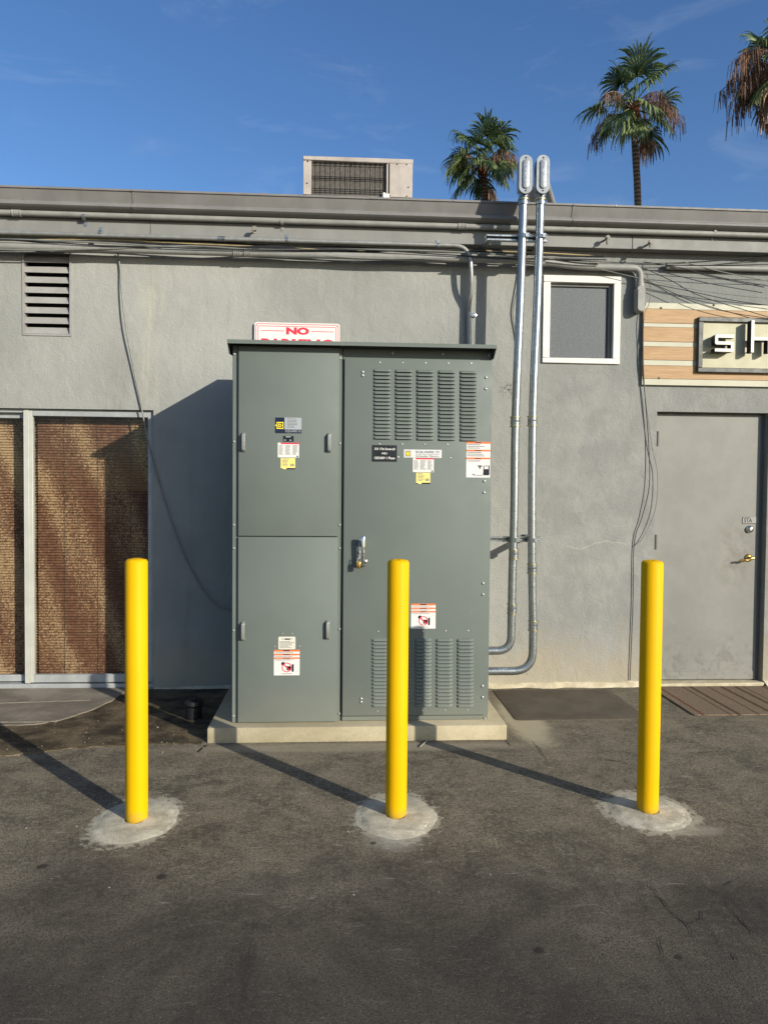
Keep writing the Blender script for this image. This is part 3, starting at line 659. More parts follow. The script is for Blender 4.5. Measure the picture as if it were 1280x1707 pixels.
# a louvre: pressed half-dome, open below
def louvre_mesh(w, h, d):
    mb = MB(); N = 10; K = 5; rows = []
    for i in range(N+1):
        u = -1+2*i/N; e = max(0, 1-abs(u)**7)**.5
        row = []
        for k in range(K+1):
            a = k/K*math.pi*.5; row.append((u*w/2, -d*e*math.sin(a)-.0002, h*.5 - h*(1-math.cos(a))*(1 if 1 else 0)*1.0 if 0 else h*.5-h*(k/K)**1.25))
        row.append((u*w/2, -d*e*.62-.0002, -h*.5+.002)); rows.append(row)
    for r in rows: mb.v += [Vector(q) for q in r]
    R_ = K+2
    for i in range(N):
        for k in range(R_-1): a = i*R_+k; mb.f.append((a, a+1, a+1+R_, a+R_))
    # the shade under the lip is a separate black strip
    return mesh_from('louver', mb, M['cab'], Vector(), 0, True)
def slot_shade_mesh(w, h):  # black strip, shade under each lip put in as colour
    return mesh_from('louver_slot_shade', MB().rect(-w/2, w/2, -h/2, h/2, 0), M['black'], Vector(), 0, False, 1, False)
def louvres(xs_, y0, y1, rows, w):
    lm = louvre_mesh(w, .0175, .0135); sm_ = slot_shade_mesh(w*.93, .005)
    for cxp in xs_:
        for k in range(rows):
            py = y0+(y1-y0)*k/(rows-1)+(cxp-636)*.022*(1 if y0 < 800 else .2)
            p = at(cxp, py, PR)
            lo = inst('louver', lm, (p.x, PR, p.z), rd)
            inst('slot_shade', sm_, (p.x, PR-.0008, p.z-.0105), lo)
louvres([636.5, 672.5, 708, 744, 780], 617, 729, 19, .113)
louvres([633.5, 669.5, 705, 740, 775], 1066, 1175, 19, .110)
# fasteners
bolt = mesh_from('bolt', MB().lathe((0,0,0), (0,-1,0), [(0,.0085),(.002,.0085),(.003,.007),(.006,.0055),(.007,.002)], 12), M['screw'], Vector())
riv = mesh_from('rivet', MB().lathe((0,0,0), (0,-1,0), [(0,.0052),(.002,.0045),(.003,.002)], 10), M['screw'], Vector())
dom = mesh_from('dome_bolt', MB().lathe((0,0,0), (0,-1,0), [(0,.0095),(.003,.009),(.005,.007),(.007,.003)], 14), M['screw'], Vector())
for py in (590, 736, 875, 914, 1051, 1194): p = at(390.5+(py-590)*-.003, py, FL); inst('bolt', bolt, (p.x, FL, p.z), cab)
for py in (597, 739, 875, 914, 1049, 1190): p = at(567-(py-590)*.003, py, FL); inst('bolt', bolt, (p.x, FL, p.z), cab)
for px, py in ((654, 588), (738, 590), (815.5, 592), (563+10, 1201), (808, 1198)): p = at(px, py, FR-.002); inst('bolt', bolt, (p.x, FR-.0005 if py < 700 else FR-.0005, p.z), cab)
for px, py in ((604.5, 620), (604.5, 625.5), (810, 629), (809.5, 648), (807, 802), (806.8, 821), (805, 972.5), (804.8, 991), (804, 1144), (804, 1162.5), (602, 1165), (602, 1170.5)):
    p = at(px, py, PR); inst('dome_bolt', dom, (p.x, PR, p.z), rd)
for k in range(5):
    for px, py in ((633+38*k, 604+.4*k), (632.5+37.7*k, 740+.3*k), (630+37.5*k, 1053-.3*k), (629+37.5*k, 1186-.5*k)):
        if 636 < px < 680 and py > 1000: continue
        if py < 760 and py > 700 and k == 4: continue
        p = at(px, py, PR); inst('rivet', riv, (p.x, PR, p.z), rd)
for px, py in ((663.5, 762), (750.5, 763)): p = at(px, py, PR); inst('rivet', riv, (p.x, PR, p.z), rd)
for px, py in ((471, 1056.5), (487, 1056.5), (458, 1078), (499, 1077.5)): p = at(px, py, PL); inst('rivet', riv, (p.x, PL, p.z), pLw)
# lift handles
for px, py, par in ((406.5, 737, pU), (549, 738, pU), (405.5, 1052, pLw), (546.5, 1050, pLw)):
    p = at(px, py, PL); hh = .064
    out = [(PL, p.z-hh), (PL-.024, p.z-hh+.012), (PL-.027, p.z-hh+.020), (PL-.027, p.z+hh-.020), (PL-.024, p.z+hh-.012), (PL, p.z+hh),
           (PL, p.z+hh-.02), (PL-.016, p.z+hh-.026), (PL-.019, p.z+hh-.030), (PL-.019, p.z-hh+.030), (PL-.016, p.z-hh+.026), (PL, p.z-hh+.02)]
    build('lift_handle', MB().prism_x(out, p.x-.011, p.x+.011), M['emtdull'], par, bevel=.003)
# padlockable door handle
p = at(603, 918, PR)
lh = build('lever_handle', MB().box(p.x-.022, p.x+.010, PR-.006, PR-.0005, p.z-.085, p.z+.075), M['fit'], rd, bevel=.003)
build('lever_arm', MB().prism_x([(PR-.006, p.z+.05), (PR-.05, p.z+.095), (PR-.068, p.z+.10), (PR-.072, p.z+.085), (PR-.066, p.z-.075), (PR-.05, p.z-.085), (PR-.046, p.z-.07), (PR-.05, p.z+.06), (PR-.006, p.z+.02)], p.x-.006, p.x+.016), M['chrome'], lh, bevel=.004, seg=2)
build('hasp', MB().box(p.x-.004, p.x+.034, PR-.044, PR-.0065, p.z-.092, p.z-.08).lathe((p.x+.026, PR-.04, p.z-.082), (0,0,1), [(0,.010),(.03,.010)], 12), M['chrome'], lh, bevel=.002)
for dz in (.045, .035, -.01): inst('bolt', bolt, (p.x-.014, PR-.006, p.z+dz), rd)
q = at(597.5, 942, PR-.05)
pad = empty('padlock', (q.x, PR-.05, q.z-.022), 'small brass padlock hanging from the cabinet door handle', 'padlock')
build('lock_body', MB().box(q.x-.014, q.x+.014, PR-.062, PR-.044, q.z-.022, q.z+.022), M['brass'], pad, bevel=.004, seg=2)
build('shackle', MB().tube(fillet([(q.x-.008, PR-.053, q.z+.02), (q.x-.008, PR-.053, q.z+.05), (q.x+.008, PR-.053, q.z+.05), (q.x+.008, PR-.053, q.z+.02)], .01), .003, 8), M['chrome'], pad)

# ---- labels stuck on the cabinet
LBL = {}
def sticker(name, px, Yp, m, r=0, **k):
    X0, X1, Z0, Z1 = RC(*px, Yp); y = Yp-.0016
    mb = MB().poly_y(rrect(X0, X1, Z0, Z1, r or .002, 3), y, Yp-.0003); o = build(name, mb, m, cab, smooth=False, **k)
    U = lambda u: X0+(X1-X0)*u
    V = lambda v: Z1-(Z1-Z0)*v
    return o, U, V, y
def pr(o, U, V, y, rects, m, d=.0008):
    mb = MB()
    for i, (a, b, c_, d_) in enumerate(rects): mb.rect(U(a), U(b), V(d_), V(c_), y-d-.00001*i)
    return build('print', mb, m, o, smooth=False, fix=False)
def tx(o, U, V, y, s, a, b, c_, d_, m, bold=0, d=.0012): return build('print', text_mb(s, U(a), U(b), V(d_), V(c_), y-d, bold), m, o, smooth=False, fix=False)
def micro(u0, u1, v0, v1, rows, rng):
    out = []
    for k in range(rows):
        v = v0+(v1-v0)*k/rows; out.append((u0, u0+(u1-u0)*rng.uniform(.6, 1), v, v+(v1-v0)/rows*.42))
    return out
rg = random.Random(3)
def square_d(o, U, V, y, a, b, c_, d_, fg, bgm):     # square outline round a D
    w_, h_ = (b-a), (d_-c_); t_ = .13
    pr(o, U, V, y, [(a, b, c_, c_+h_*t_), (a, b, d_-h_*t_, d_), (a, a+w_*t_, c_+h_*t_, d_-h_*t_), (b-w_*t_, b, c_+h_*t_, d_-h_*t_)], fg, .0012)
    tx(o, U, V, y, 'D', a+w_*.26, b-w_*.26, c_+h_*.24, d_-h_*.24, fg, .04, .0014)
o, U, V, y = sticker('nameplate', (459, 696, 502.5, 722), PL, M['silver'], label='navy and silver maker nameplate on the upper left panel')
pr(o, U, V, y, [(0, .35, 0, 1), (.35, 1, .76, 1)], M['navy']); square_d(o, U, V, y, .05, .31, .29, .73, M['logo'], M['navy'])
pr(o, U, V, y, [(.0, .06, .47, .54)], M['logo'], .0013)
tx(o, U, V, y, 'SQUARE D', .38, .97, .80, .96, M['silver'], .01); pr(o, U, V, y, micro(.45, .92, .05, .7, 7, rg), M['print'])
o, U, V, y = sticker('data_plate', (472, 726.5, 489.5, 736), PL, M['black']); pr(o, U, V, y, [(.25, .72, .08, .24), (.1, .25, .65, .85), (.62, .78, .65, .85)], M['silver'])
def danger(px, Yp):
    o, U, V, y = sticker('danger_label', px, Yp, M['white']); pr(o, U, V, y, [(.14, 1, 0, .09)], M['red'])
    rs = []
    for u0, u1 in ((.05, .28), (.35, .63), (.7, .95)): rs += micro(u0, u1, .16, .84, 11, rg)
    pr(o, U, V, y, rs, M['print']); pr(o, U, V, y, [(.89, .96, .88, .97)], M['black'])
def spec(px, Yp):
    o, U, V, y = sticker('rating_label', px, Yp, M['lyellow']); pr(o, U, V, y, [(.4, 1, .89, 1), (0, .15, .93, 1)], M['navy'])
    pr(o, U, V, y, micro(.1, .6, .06, .8, 6, rg)+[(.68, .74, .5, .75), (.77, .82, .5, .75), (.85, .92, .5, .75)], M['print'])
danger((463, 738, 498.5, 762.5), PL); spec((468, 763.5, 492, 782), PL)
o, U, V, y = sticker('circuit_sign', (620, 742, 661.5, 769.5), PR, M['black'], label='black engraved sign reading 333 17th Street #1')
for s, a, b, c_, d_ in (('333 17th Street #1', .1, .92, .16, .31), ('MS1', .4, .6, .44, .56), ('120/240V 1 Phase', .1, .92, .70, .85)): tx(o, U, V, y, s, a, b, c_, d_, M['white'], .02)
o, U, V, y = sticker('maker_plate', (673, 749.5, 736, 763), PR, M['white'], label='white maker plate with a yellow square emblem')
pr(o, U, V, y, [(.015, .205, .07, .95)], M['silver'], .0004); pr(o, U, V, y, [(.03, .19, .13, .89)], M['white']); pr(o, U, V, y, [(.05, .17, .2, .82)], M['black'], .001); pr(o, U, V, y, [(.065, .155, .28, .74)], M['logo'], .0012)
tx(o, U, V, y, 'D', .085, .14, .36, .66, M['black'], 0, .0014)
tx(o, U, V, y, 'SQUARE D', .31, .94, .13, .48, M['printblue'], .012); pr(o, U, V, y, [(.31, .94, .55, .59)], M['printblue']); tx(o, U, V, y, 'Schneider Electric', .31, .94, .65, .92, M['printgreen'])
danger((688, 763.5, 723, 787), PR); spec((693.5, 788, 717, 806.5), PR)
def warn(px, Yp, forklift=False):
    o, U, V, y = sticker('warning_label', px, Yp, M['white'], label='white warning label with three orange bars' + (' near the right door edge' if forklift else ''))
    tops = ((0, .05), (.22, .265), (.44, .485)) if forklift else ((0, .065), (.155, .21), (.295, .35))
    pr(o, U, V, y, [(0, 1, a, b) for a, b in tops], M['orange'])
    pr(o, U, V, y, [(.36, .62, a+.012, b-.012) for a, b in tops], M['black'], .0012)
    pr(o, U, V, y, micro(.04, .9, tops[0][1]+.02, tops[1][0]-.01, 3, rg)+micro(.04, .9, tops[1][1]+.02, tops[2][0]-.01, 3, rg)+micro(.04, .9, tops[2][1]+.02, tops[2][1]+.08, 2, rg)+[(.3, .7, .925, .945)], M['print'])
    mb = MB()
    if forklift:
        pr(o, U, V, y, [(.47, .67, .66, .69), (.54, .6, .69, .75), (.25, .35, .9, .92)], M['black'])
        mb.rect(U(.72), U(.93), V(.88), V(.76), y-.0012); mb.rect(U(.72), U(.75), V(.76), V(.68), y-.0012); mb.rect(U(.93), U(.97), V(.9), V(.66), y-.0012); mb.rect(U(.75), U(.93), V(.68), V(.665), y-.0012)
        for u in (.78, .9): mb.add([(U(u)+math.cos(k*.7854)*.012, y-.0013, V(.89)+math.sin(k*.7854)*.012) for k in range(8)], [tuple(range(8))])
        build('print', mb, M['black'], o, smooth=False, fix=False)
    else:
        # a red circle with a slash over a figure at the black panel
        cx, cz2 = U(.5), V(.685); R1 = (U(1)-U(0))*.19
        mb.rect(U(.5), U(.68), V(.8), V(.64), y-.0010); mb.rect(U(.70), U(.77), V(.86), V(.56), y-.0010)
        mb.add([(U(.36)+math.cos(k*.7854)*.012, y-.001, V(.54)+math.sin(k*.7854)*.012) for k in range(8)], [tuple(range(8))])
        build('print', mb, M['black'], o, smooth=False, fix=False); mr = MB(); K = 20
        for k in range(K):
            a0, a1 = 2*math.pi*k/K, 2*math.pi*(k+1)/K
            mr.add([(cx+math.cos(a)*r_, y-.0014, cz2+math.sin(a)*r_) for a, r_ in ((a0, R1*.84), (a0, R1), (a1, R1), (a1, R1*.84))], [(0,1,2,3)])
        d_ = R1*.7; e = R1*.08; mr.add([(cx-d_-e, y-.00145, cz2+d_-e), (cx-d_+e, y-.00145, cz2+d_+e), (cx+d_+e, y-.00145, cz2-d_+e), (cx+d_-e, y-.00145, cz2-d_-e)], [(0,3,2,1)])
        build('print', mr, M['red'], o, smooth=False, fix=False)
warn((777, 736.5, 817, 796), PR, True); warn((685, 1006.5, 726, 1048), PR); warn((456.5, 1083.5, 499.5, 1126), PL)
o, U, V, y = sticker('contact_label', (464, 1061.5, 492.5, 1082.5), PL, M['cream'], .006); tx(o, U, V, y, 'Trayer', .34, .72, .12, .24, M['black'], .02) if 0 else None
pr(o, U, V, y, [(.36, .7, .14, .24), (.2, .3, .16, .2), (.74, .84, .17, .19)], M['black']); pr(o, U, V, y, micro(.08, .95, .36, .92, 6, rg), M['print'])

# ================================================================== SIGNS ON THE WALL
X0, X1, Z0, Z1 = RC(424, 538, 566.5, 570, W-.02); Z0 = Z1-.46
ns_ = empty('no_parking_sign', ((X0+X1)/2, W-.02, Z0), 'white NO PARKING sign with red letters behind the cabinet top', 'sign')
build('plate', MB().poly_y(rrect(X0, X1, Z0, Z1, .02), W-.022, W-.017), M['white'], ns_, smooth=False)
def ring(x0, x1, z0, z1, r, t, y):
    a = rrect(x0, x1, z0, z1, r, 4); b = rrect(x0+t, x1-t, z0+t, z1-t, max(r-t, .002), 4); n = len(a)
    return MB().add([(x, y, z) for x, z in a]+[(x, y, z) for x, z in b], [(i, (i+1) % n, (i+1) % n+n, i+n) for i in range(n)])
y = W-.0228
build('border', ring(X0+.010, X1-.010, Z0+.010, Z1-.010, .016, .0045, y), M['red'], ns_, smooth=False, fix=False)
build('border', ring(X0+.027, X1-.027, Z0+.027, Z1-.027, .012, .0045, y), M['red'], ns_, smooth=False, fix=False)
w_ = X1-X0; cx = (X0+X1)/2
ls = lambda s, a, b, z1, z0: build('lettering', text_mb(s, X0+w_*a, X0+w_*b, z0, z1, y-.0002, .06), M['red'], ns_, smooth=False, fix=False)
ls('NO', .37, .64, Z1-.035, Z1-.092); ls('PARKING', .08, .92, Z1-.124, Z1-.246)
for ua, ub in ((.08, .345), (.665, .93)): build('rule', MB().rect(X0+w_*ua, X0+w_*ub, Z1-.067, Z1-.062, y), M['red'], ns_, smooth=False, fix=False)
for xx in (X0+.022, X1-.022): build('screw', MB().lathe((xx, W-.022, Z1-.024), (0,-1,0), [(0,.004),(.002,.003)], 8), M['doordark'], ns_)

# shop sign
SY = W-.028
sx0, sx1 = at(1071.5, 570, SY).x, 6.4
yy = [503.4, 513.8, 537.6, 544.2, 568.5, 576.8, 599.4, 608.4, 630.6, 641.2]
zz = [at(1072, v, SY).z for v in yy]
ss = empty('shop_sign', (4.2, W, zz[-1]), 'shop sign of cream and light wood boards with raised white letters', 'sign')
for i in range(9):
    wood = i % 2 == 1
    build('plank', MB().box(sx0+(0 if wood else .001), sx1, SY+(0 if wood else .0025), W-.002, zz[i+1]+.0008, zz[i]-.0008), M['wood' if wood else 'signcream'], ss, bevel=.001)
bx0 = at(1164, 570, SY-.03).x; bz1, bz0 = at(1168, 527.5, SY-.03).z, at(1164, 620, SY-.03).z; bx1 = 6.0; tb = .038
build('sign_frame', MB().box(bx0, bx1, SY-.034, SY-.001, bz1-tb, bz1).box(bx0, bx1, SY-.034, SY-.001, bz0, bz0+tb).box(bx0, bx0+tb, SY-.0335, SY-.001, bz0+tb+.0005, bz1-tb-.0005).box(bx1-tb, bx1, SY-.0335, SY-.001, bz0+tb+.0005, bz1-tb-.0005), M['signframe'], ss, bevel=.004)
PN = SY-.012
build('sign_panel', MB().box(bx0+tb, bx1-tb, PN, SY-.002, bz0+tb, bz1-tb), M['signpanel'], ss)
for px, py in ((1102, 513), (1098.5, 630), (1190, 508)):
    p = at(px, py, SY); build('screw', MB().lathe((p.x, SY+.001, p.z), (0,-1,0), [(0,.009),(.003,.009),(.005,.005)], 10), M['signframe'], ss)
LY = PN-.085
def letter(outlines, name):
    mb = MB()
    for o_l in outlines: mb.poly_y(o_l, LY-.004, LY)
    f = build(name, mb, M['letter'], ss, bevel=.002)
    mb = MB()
    for o_l in outlines: mb.poly_y([(x+(.0015 if 0 else 0), z) for x, z in o_l], LY+.0002, LY+.058)
    build('letter_return', mb, M['letterside'], f)
    for k_ in (0, len(outlines[0])//2): build('standoff_pin', MB().tube([(outlines[0][k_][0]*.97+sum(q[0] for q in outlines[0])/len(outlines[0])*.03, LY+.058, outlines[0][k_][1]*.9+sum(q[1] for q in outlines[0])/len(outlines[0])*.1), (outlines[0][k_][0]*.97+sum(q[0] for q in outlines[0])/len(outlines[0])*.03, PN, outlines[0][k_][1]*.9+sum(q[1] for q in outlines[0])/len(outlines[0])*.1)], .004, 6), M['letterside'], f)
    return f
a = at(1191.5, 557, LY); b = at(1223, 586.5, LY); X0, X1, Z1, Z0 = a.x, b.x, a.z, b.z; t_ = (Z1-Z0)*.19; zm = (Z0+Z1)/2
sO = [(X0+.01, Z1), (X1, Z1), (X1, Z1-t_), (X0+t_, Z1-t_), (X0+t_, zm+t_/2), (X1-.01, zm+t_/2), (X1, zm+t_/2-.01), (X1, Z0+.01), (X1-.01, Z0), (X0, Z0), (X0, Z0+t_), (X1-t_, Z0+t_), (X1-t_, zm-t_/2), (X0+.01, zm-t_/2), (X0, zm-t_/2+.01), (X0, Z1-.01)]
letter([sO], 'letter_s')
a = at(1253, 533.5, LY); b = at(1256, 587.5, LY); X0, Z1, Z0 = a.x-.004, a.z, b.z; X1 = X0+.165; zm = at(1254, 561.5, LY).z
hO = [(X0, Z0), (X0, Z1), (X0+t_, Z1), (X0+t_, zm), (X1-.012, zm), (X1, zm-.012), (X1, Z0), (X1-t_, Z0), (X1-t_, zm-t_), (X0+t_, zm-t_), (X0+t_, Z0)]
letter([hO], 'letter_h')

# ================================================================== CONDUITS
def coupling(p, ax, r, L_, par, ring=True):
    ax = Vector(ax).normalized(); p = Vector(p)-ax*L_/2
    o = build('coupling', MB().lathe(p, ax, [(0, r*1.02), (0, r*1.25), (L_*.12, r*1.25), (L_*.14, r*1.1), (L_*.3, r*1.1), (L_*.32, r*1.18), (L_*.46, r*1.18), (L_*.48, r*1.1), (L_*.55, r*1.18), (L_*.68, r*1.18), (L_*.7, r*1.1), (L_*.86, r*1.1), (L_*.88, r*1.25), (L_, r*1.25), (L_, r*1.02)], 18), M['emt'], par)
    if ring:
        for t in (.06, .94): build('gland_ring', MB().lathe(p+ax*(L_*t-.003), ax, [(0, r*1.05), (0, r*1.27), (.006, r*1.27), (.006, r*1.05)], 18), M['brassz'], o)
    return o
RR = .0315
def riser(px_pts, couplings, enter, label, back):
    # px_pts: (px,py,Y) down the run; enter: (px,py) where it meets the cabinet side
    P = [at(*q) for q in px_pts]
    Yb = px_pts[-1][2]; e = at(*enter, Yb); e.x = RX1-.02
    corner = Vector((P[-1].x, Yb, e.z))
    base = empty('riser_conduit', (P[-1].x, Yb, e.z), label, 'conduit')
    path = smoothpath(P, 4)[:-1]
    bend = fillet([P[-1], corner, e], .30, 14)
    build('tube', MB().tube(path+bend, RR, 18), M['emt'], base)
    for (px, py, Y) in couplings: coupling(at(px, py, Y), (0, 0, 1), RR, .078, base)
    coupling((RX1+.014, Yb, e.z), (1, 0, 0), RR, .03, base)
    # conduit body on top with its oval cover
    t0 = P[0]; zb = t0.z; hh = .275; wd = .046
    build('connector', MB().lathe((t0.x, t0.y, zb-.045), (0,0,1), [(0, RR*1.02), (0, RR*1.25), (.012, RR*1.25), (.014, RR*1.12), (.03, RR*1.12), (.032, RR*1.3), (.042, RR*1.3), (.05, RR*1.15), (.08, RR*1.25)], 18), M['emt'], base)
    build('gland_ring', MB().lathe((t0.x, t0.y, zb-.012), (0,0,1), [(0, RR*1.1), (0, RR*1.36), (.007, RR*1.36), (.007, RR*1.1)], 18), M['brassz'], base)
    bz = zb+.02
    body = build('conduit_body', MB().poly_y(rrect(t0.x-wd, t0.x+wd, bz, bz+hh, wd-.001, 8), t0.y-.052, t0.y+.03), M['fit'], base, bevel=.008, seg=2)
    cv = build('cover', MB().poly_y(rrect(t0.x-wd-.004, t0.x+wd+.004, bz-.004, bz+hh+.004, wd+.002, 8), t0.y-.060, t0.y-.0525), M['fit'], base, bevel=.002)
    build('cover_boss', MB().poly_y(rrect(t0.x-wd*.52, t0.x+wd*.52, bz+.032, bz+hh-.032, wd*.5, 8), t0.y-.070, t0.y-.0602), M['fit'], cv, bevel=.005, seg=2)
    for k in range(5): build('cast_mark', MB().box(t0.x-.008, t0.x+.006, t0.y-.0715, t0.y-.0702, bz+.08+k*.026, bz+.088+k*.026), M['chrome'], cv)
    for dz in (.018, hh-.018): build('screw', MB().lathe((t0.x, t0.y-.0602, bz+dz), (0,-1,0), [(0,.007),(.003,.006)], 10), M['blackplastic'], cv)
    q0 = Vector((t0.x+.005, t0.y+.03, bz+hh-.05)); q1 = back
    build('hub', MB().lathe(q0, (q1-q0), [(-.02, .038), (.05, .038), (.05, .034)], 16), M['fit'], base)
    build('roof_tube', MB().tube([q0, q1], RR, 16), M['paintpipe'], base)
    return base
YA, YT = 5.575, 5.56
riser([(872.5, 331, YT), (867, 500, YT+.005), (859.5, 690, YA), (857, 860, YA), (854, 960, YA), (852.5, 1035, YA)],
      [(858.8, 703, YA), (856.3, 924, YA), (853.5, 1015, YA)], (815, 1085), 'galvanised riser conduit nearer the cabinet, with shorter lower bend', at(893, 337, 6.35)+Vector((0, 0, -.05)))
riser([(901, 331, YT), (895.5, 500, YT+.005), (888, 690, YA), (886.5, 900, YA), (887.5, 1000, YA), (888.5, 1050, YA)],
      [(887.3, 702, YA), (887, 948, YA), (888.6, 1043, YA)], (815, 1119), 'galvanised riser conduit farther from the cabinet, with wider lower bend', at(923, 339, 6.35)+Vector((0, 0, -.05)))
# strut channels that hold the risers
def strut(name, x0, x1, z, y0, label, legs):
    h = .041; base = empty(name, ((x0+x1)/2, y0, z), label, 'bracket')
    build('channel', MB().box(x0, x1, y0, y0+h, z+h/2-.003, z+h/2).box(x0, x1, y0, y0+h, z-h/2, z-h/2+.003).box(x0, x1, y0+h-.003, y0+h, z-h/2+.003, z+h/2-.003).box(x0, x1, y0, y0+.003, z+h/2-.011, z+h/2-.003).box(x0, x1, y0, y0+.003, z-h/2+.003, z-h/2+.011), M['emt'], base)
    for l in legs: build('standoff', MB().box(l-.02, l+.02, y0+h+.001, YF if z > 3 else W, z-.019, z+.019), M['emt'], base, bevel=.002)
    return base
SYu = YT+RR+.006; zu = at(860, 396, SYu).z; xa, xb = at(812, 396, SYu).x, at(912, 397, SYu).x
st = strut('strut_bracket', xa, xb, zu, SYu, 'upper galvanised strut bracket under the gutter holding both risers', [xa+.02, xb-.03])
SYl = YA+RR+.004; zl = at(860, 899, SYl).z; xc = at(905, 899, SYl).x
sb = strut('strut_bracket', RX1-.25 if 0 else RX1+.002, xc, zl, SYl, 'lower galvanised strut bracket beside the cabinet at handle height', [xc-.05])
for (base, pts, z) in ((st, ((872, 396, YT), (900, 396, YT)), zu), (sb, ((856.5, 899, YA), (886.5, 899, YA)), zl)):
    for q in pts:
        p = at(*q); build('pipe_clamp', MB().lathe((p.x, p.y, z-.016), (0,0,1), [(0, RR), (0, RR+.004), (.032, RR+.004), (.032, RR)], 18).box(p.x+.006, p.x+.034, p.y-RR-.012, p.y-RR+.006, z-.014, z+.014), M['emt'], base)
        build('clamp_screw', MB().tube([(p.x+.004, p.y-RR-.004, z), (p.x+.052, p.y-RR-.004, z)], .005, 8).lathe((p.x+.03, p.y-RR-.004, z), (1,0,0), [(0,.011),(.008,.011)], 6), M['screw'], base)

def straps(base, pts, r, m, Yw, sty=0):
    for px, py, Y in pts:
        p = at(px, py, Y)
        s_ = build('strap', MB().lathe((p.x-.011, Y, p.z), (1,0,0), [(0, r), (0, r+.003), (.022, r+.003), (.022, r)], 14).box(p.x-.011, p.x+.011, Yw-.004, Yw, (p.z-r-.035) if sty else (p.z+r*.5), (p.z-r*.5) if sty else (p.z+r+.035)), m, base)
        zz_ = p.z-r-.02 if sty else p.z+r+.02
        build('strap_screw', MB().lathe((p.x, Yw-.004, zz_), (0,-1,0), [(0,.006),(.003,.005)], 8), M['screw'], s_)
# upper painted conduit along the fascia
r1 = .0225; Y1 = YF-r1-.012
pL, pR = at(0, 357.5, Y1), at(1280, 388.5, Y1); zc = (pL.z+pR.z)/2
c1 = empty('fascia_conduit', (0, Y1, zc), 'long grey painted conduit running along the fascia just below the gutter', 'conduit')
build('tube', MB().tube([(XL, Y1, zc), (XR, Y1, zc)], r1, 14), M['paintpipe'], c1)
for px in (28, 770): x = at(px, 370, Y1).x; coupling((x, Y1, zc), (1,0,0), r1, .062, c1, False).data.materials[0] = M['paintpipe']
straps(c1, [(140, 361, Y1)], r1, M['emt'], YF, 1); straps(c1, [(470, 369, Y1), (1190, 386, Y1)], r1, M['paintpipe'], YF, 1)
# thin galvanised conduit that bends down behind the cabinet
r2 = .0175; Y2 = YF-r2-.012
zc2 = at(400, 398.5, Y2).z
pb = [(XL, Y2, zc2), (at(783, 410, Y2).x, Y2, zc2), tuple(at(786, 470, Y2+.0)), tuple(at(781, 512, W-.03)), tuple(at(782, 560, W-.03)), (at(782, 600, W-.03).x, W-.03, 2.2)]
c2 = empty('galvanised_conduit', (.9, W-.03, 2.2), 'thin galvanised conduit along the fascia bending down behind the cabinet', 'conduit')
build('tube', MB().tube(fillet(pb, .13, 9), r2, 14), M['emtdull'], c2)
straps(c2, [(167, 388, Y2), (478, 400, Y2), (730, 409, Y2)], r2, M['emt'], YF)
p = at(783, 524, W-.03); build('strap', MB().lathe((p.x, W-.03, p.z-.01), (0,0,1), [(0,r2),(0,r2+.003),(.02,r2+.003),(.02,r2)], 14), M['emt'], c2)
build('strap_washer', MB().lathe((p.x+.04, W-.006, p.z), (0,-1,0), [(0,.018),(.004,.018),(.006,.009),(.007,.007)], 16).box(p.x+.01, p.x+.03, W-.012, W-.008, p.z-.01, p.z+.01), M['chrome'], c2)
x = at(370, 395, Y2).x; coupling((x, Y2, zc2), (1,0,0), r2, .05, c2, False)
# lower painted conduit on the wall, ending in a conduit body beside the shop sign
r3 = .028; Y3 = W-r3-.075
zc3 = at(300, 418, Y3).z
e = at(1066, 478, W-.05)
pp = [(XL, Y3, zc3), (at(900, 432, Y3).x, Y3, zc3), (at(960, 440, W-.05).x, W-.055, zc3-.02), (e.x, W-.055, zc3-.02), (e.x, W-.055, e.z)]
c3 = empty('wall_conduit', (e.x, W-.05, e.z-.2), 'thick grey painted conduit along the wall top ending in a drop beside the shop sign', 'conduit')
build('tube', MB().tube(fillet(pp, .2, 9), r3, 14), M['paintpipe'], c3)
bz1 = e.z+.005; bz0 = at(1066, 521, W-.05).z
bd = build('conduit_body', MB().poly_y(rrect(e.x-.034, e.x+.034, bz0, bz1, .03, 6), W-.088, W-.012), M['paintpipe'], c3, bevel=.006)
build('cover', MB().poly_y(rrect(e.x-.03, e.x+.03, bz0+.004, bz1-.03, .028, 6), W-.094, W-.0885), M['paintpipe'], c3, bevel=.002)
build('connector', MB().lathe((e.x, W-.055, bz1-.01), (0,0,1), [(0,.034),(.03,.034),(.032,.03),(.05,.03)], 14), M['paintpipe'], c3)
straps(c3, [(268, 416, Y3), (905, 437, Y3)], r3, M['paintpipe'], W-.002, 1)
for px in (395, 413): coupling((at(px, 420, Y3).x, Y3, zc3), (1,0,0), r3, .05, c3, False).data.materials[0] = M['paintpipe']
Y4 = W-.034; zc4 = at(1190, 446, Y4).z
c4 = build('sign_conduit', MB().tube([(at(1110, 446, Y4).x, Y4, zc4), (XR-.2, Y4, zc4)], .024, 12), M['paintpipe'], label='short grey painted conduit run above the shop sign', cat='conduit')

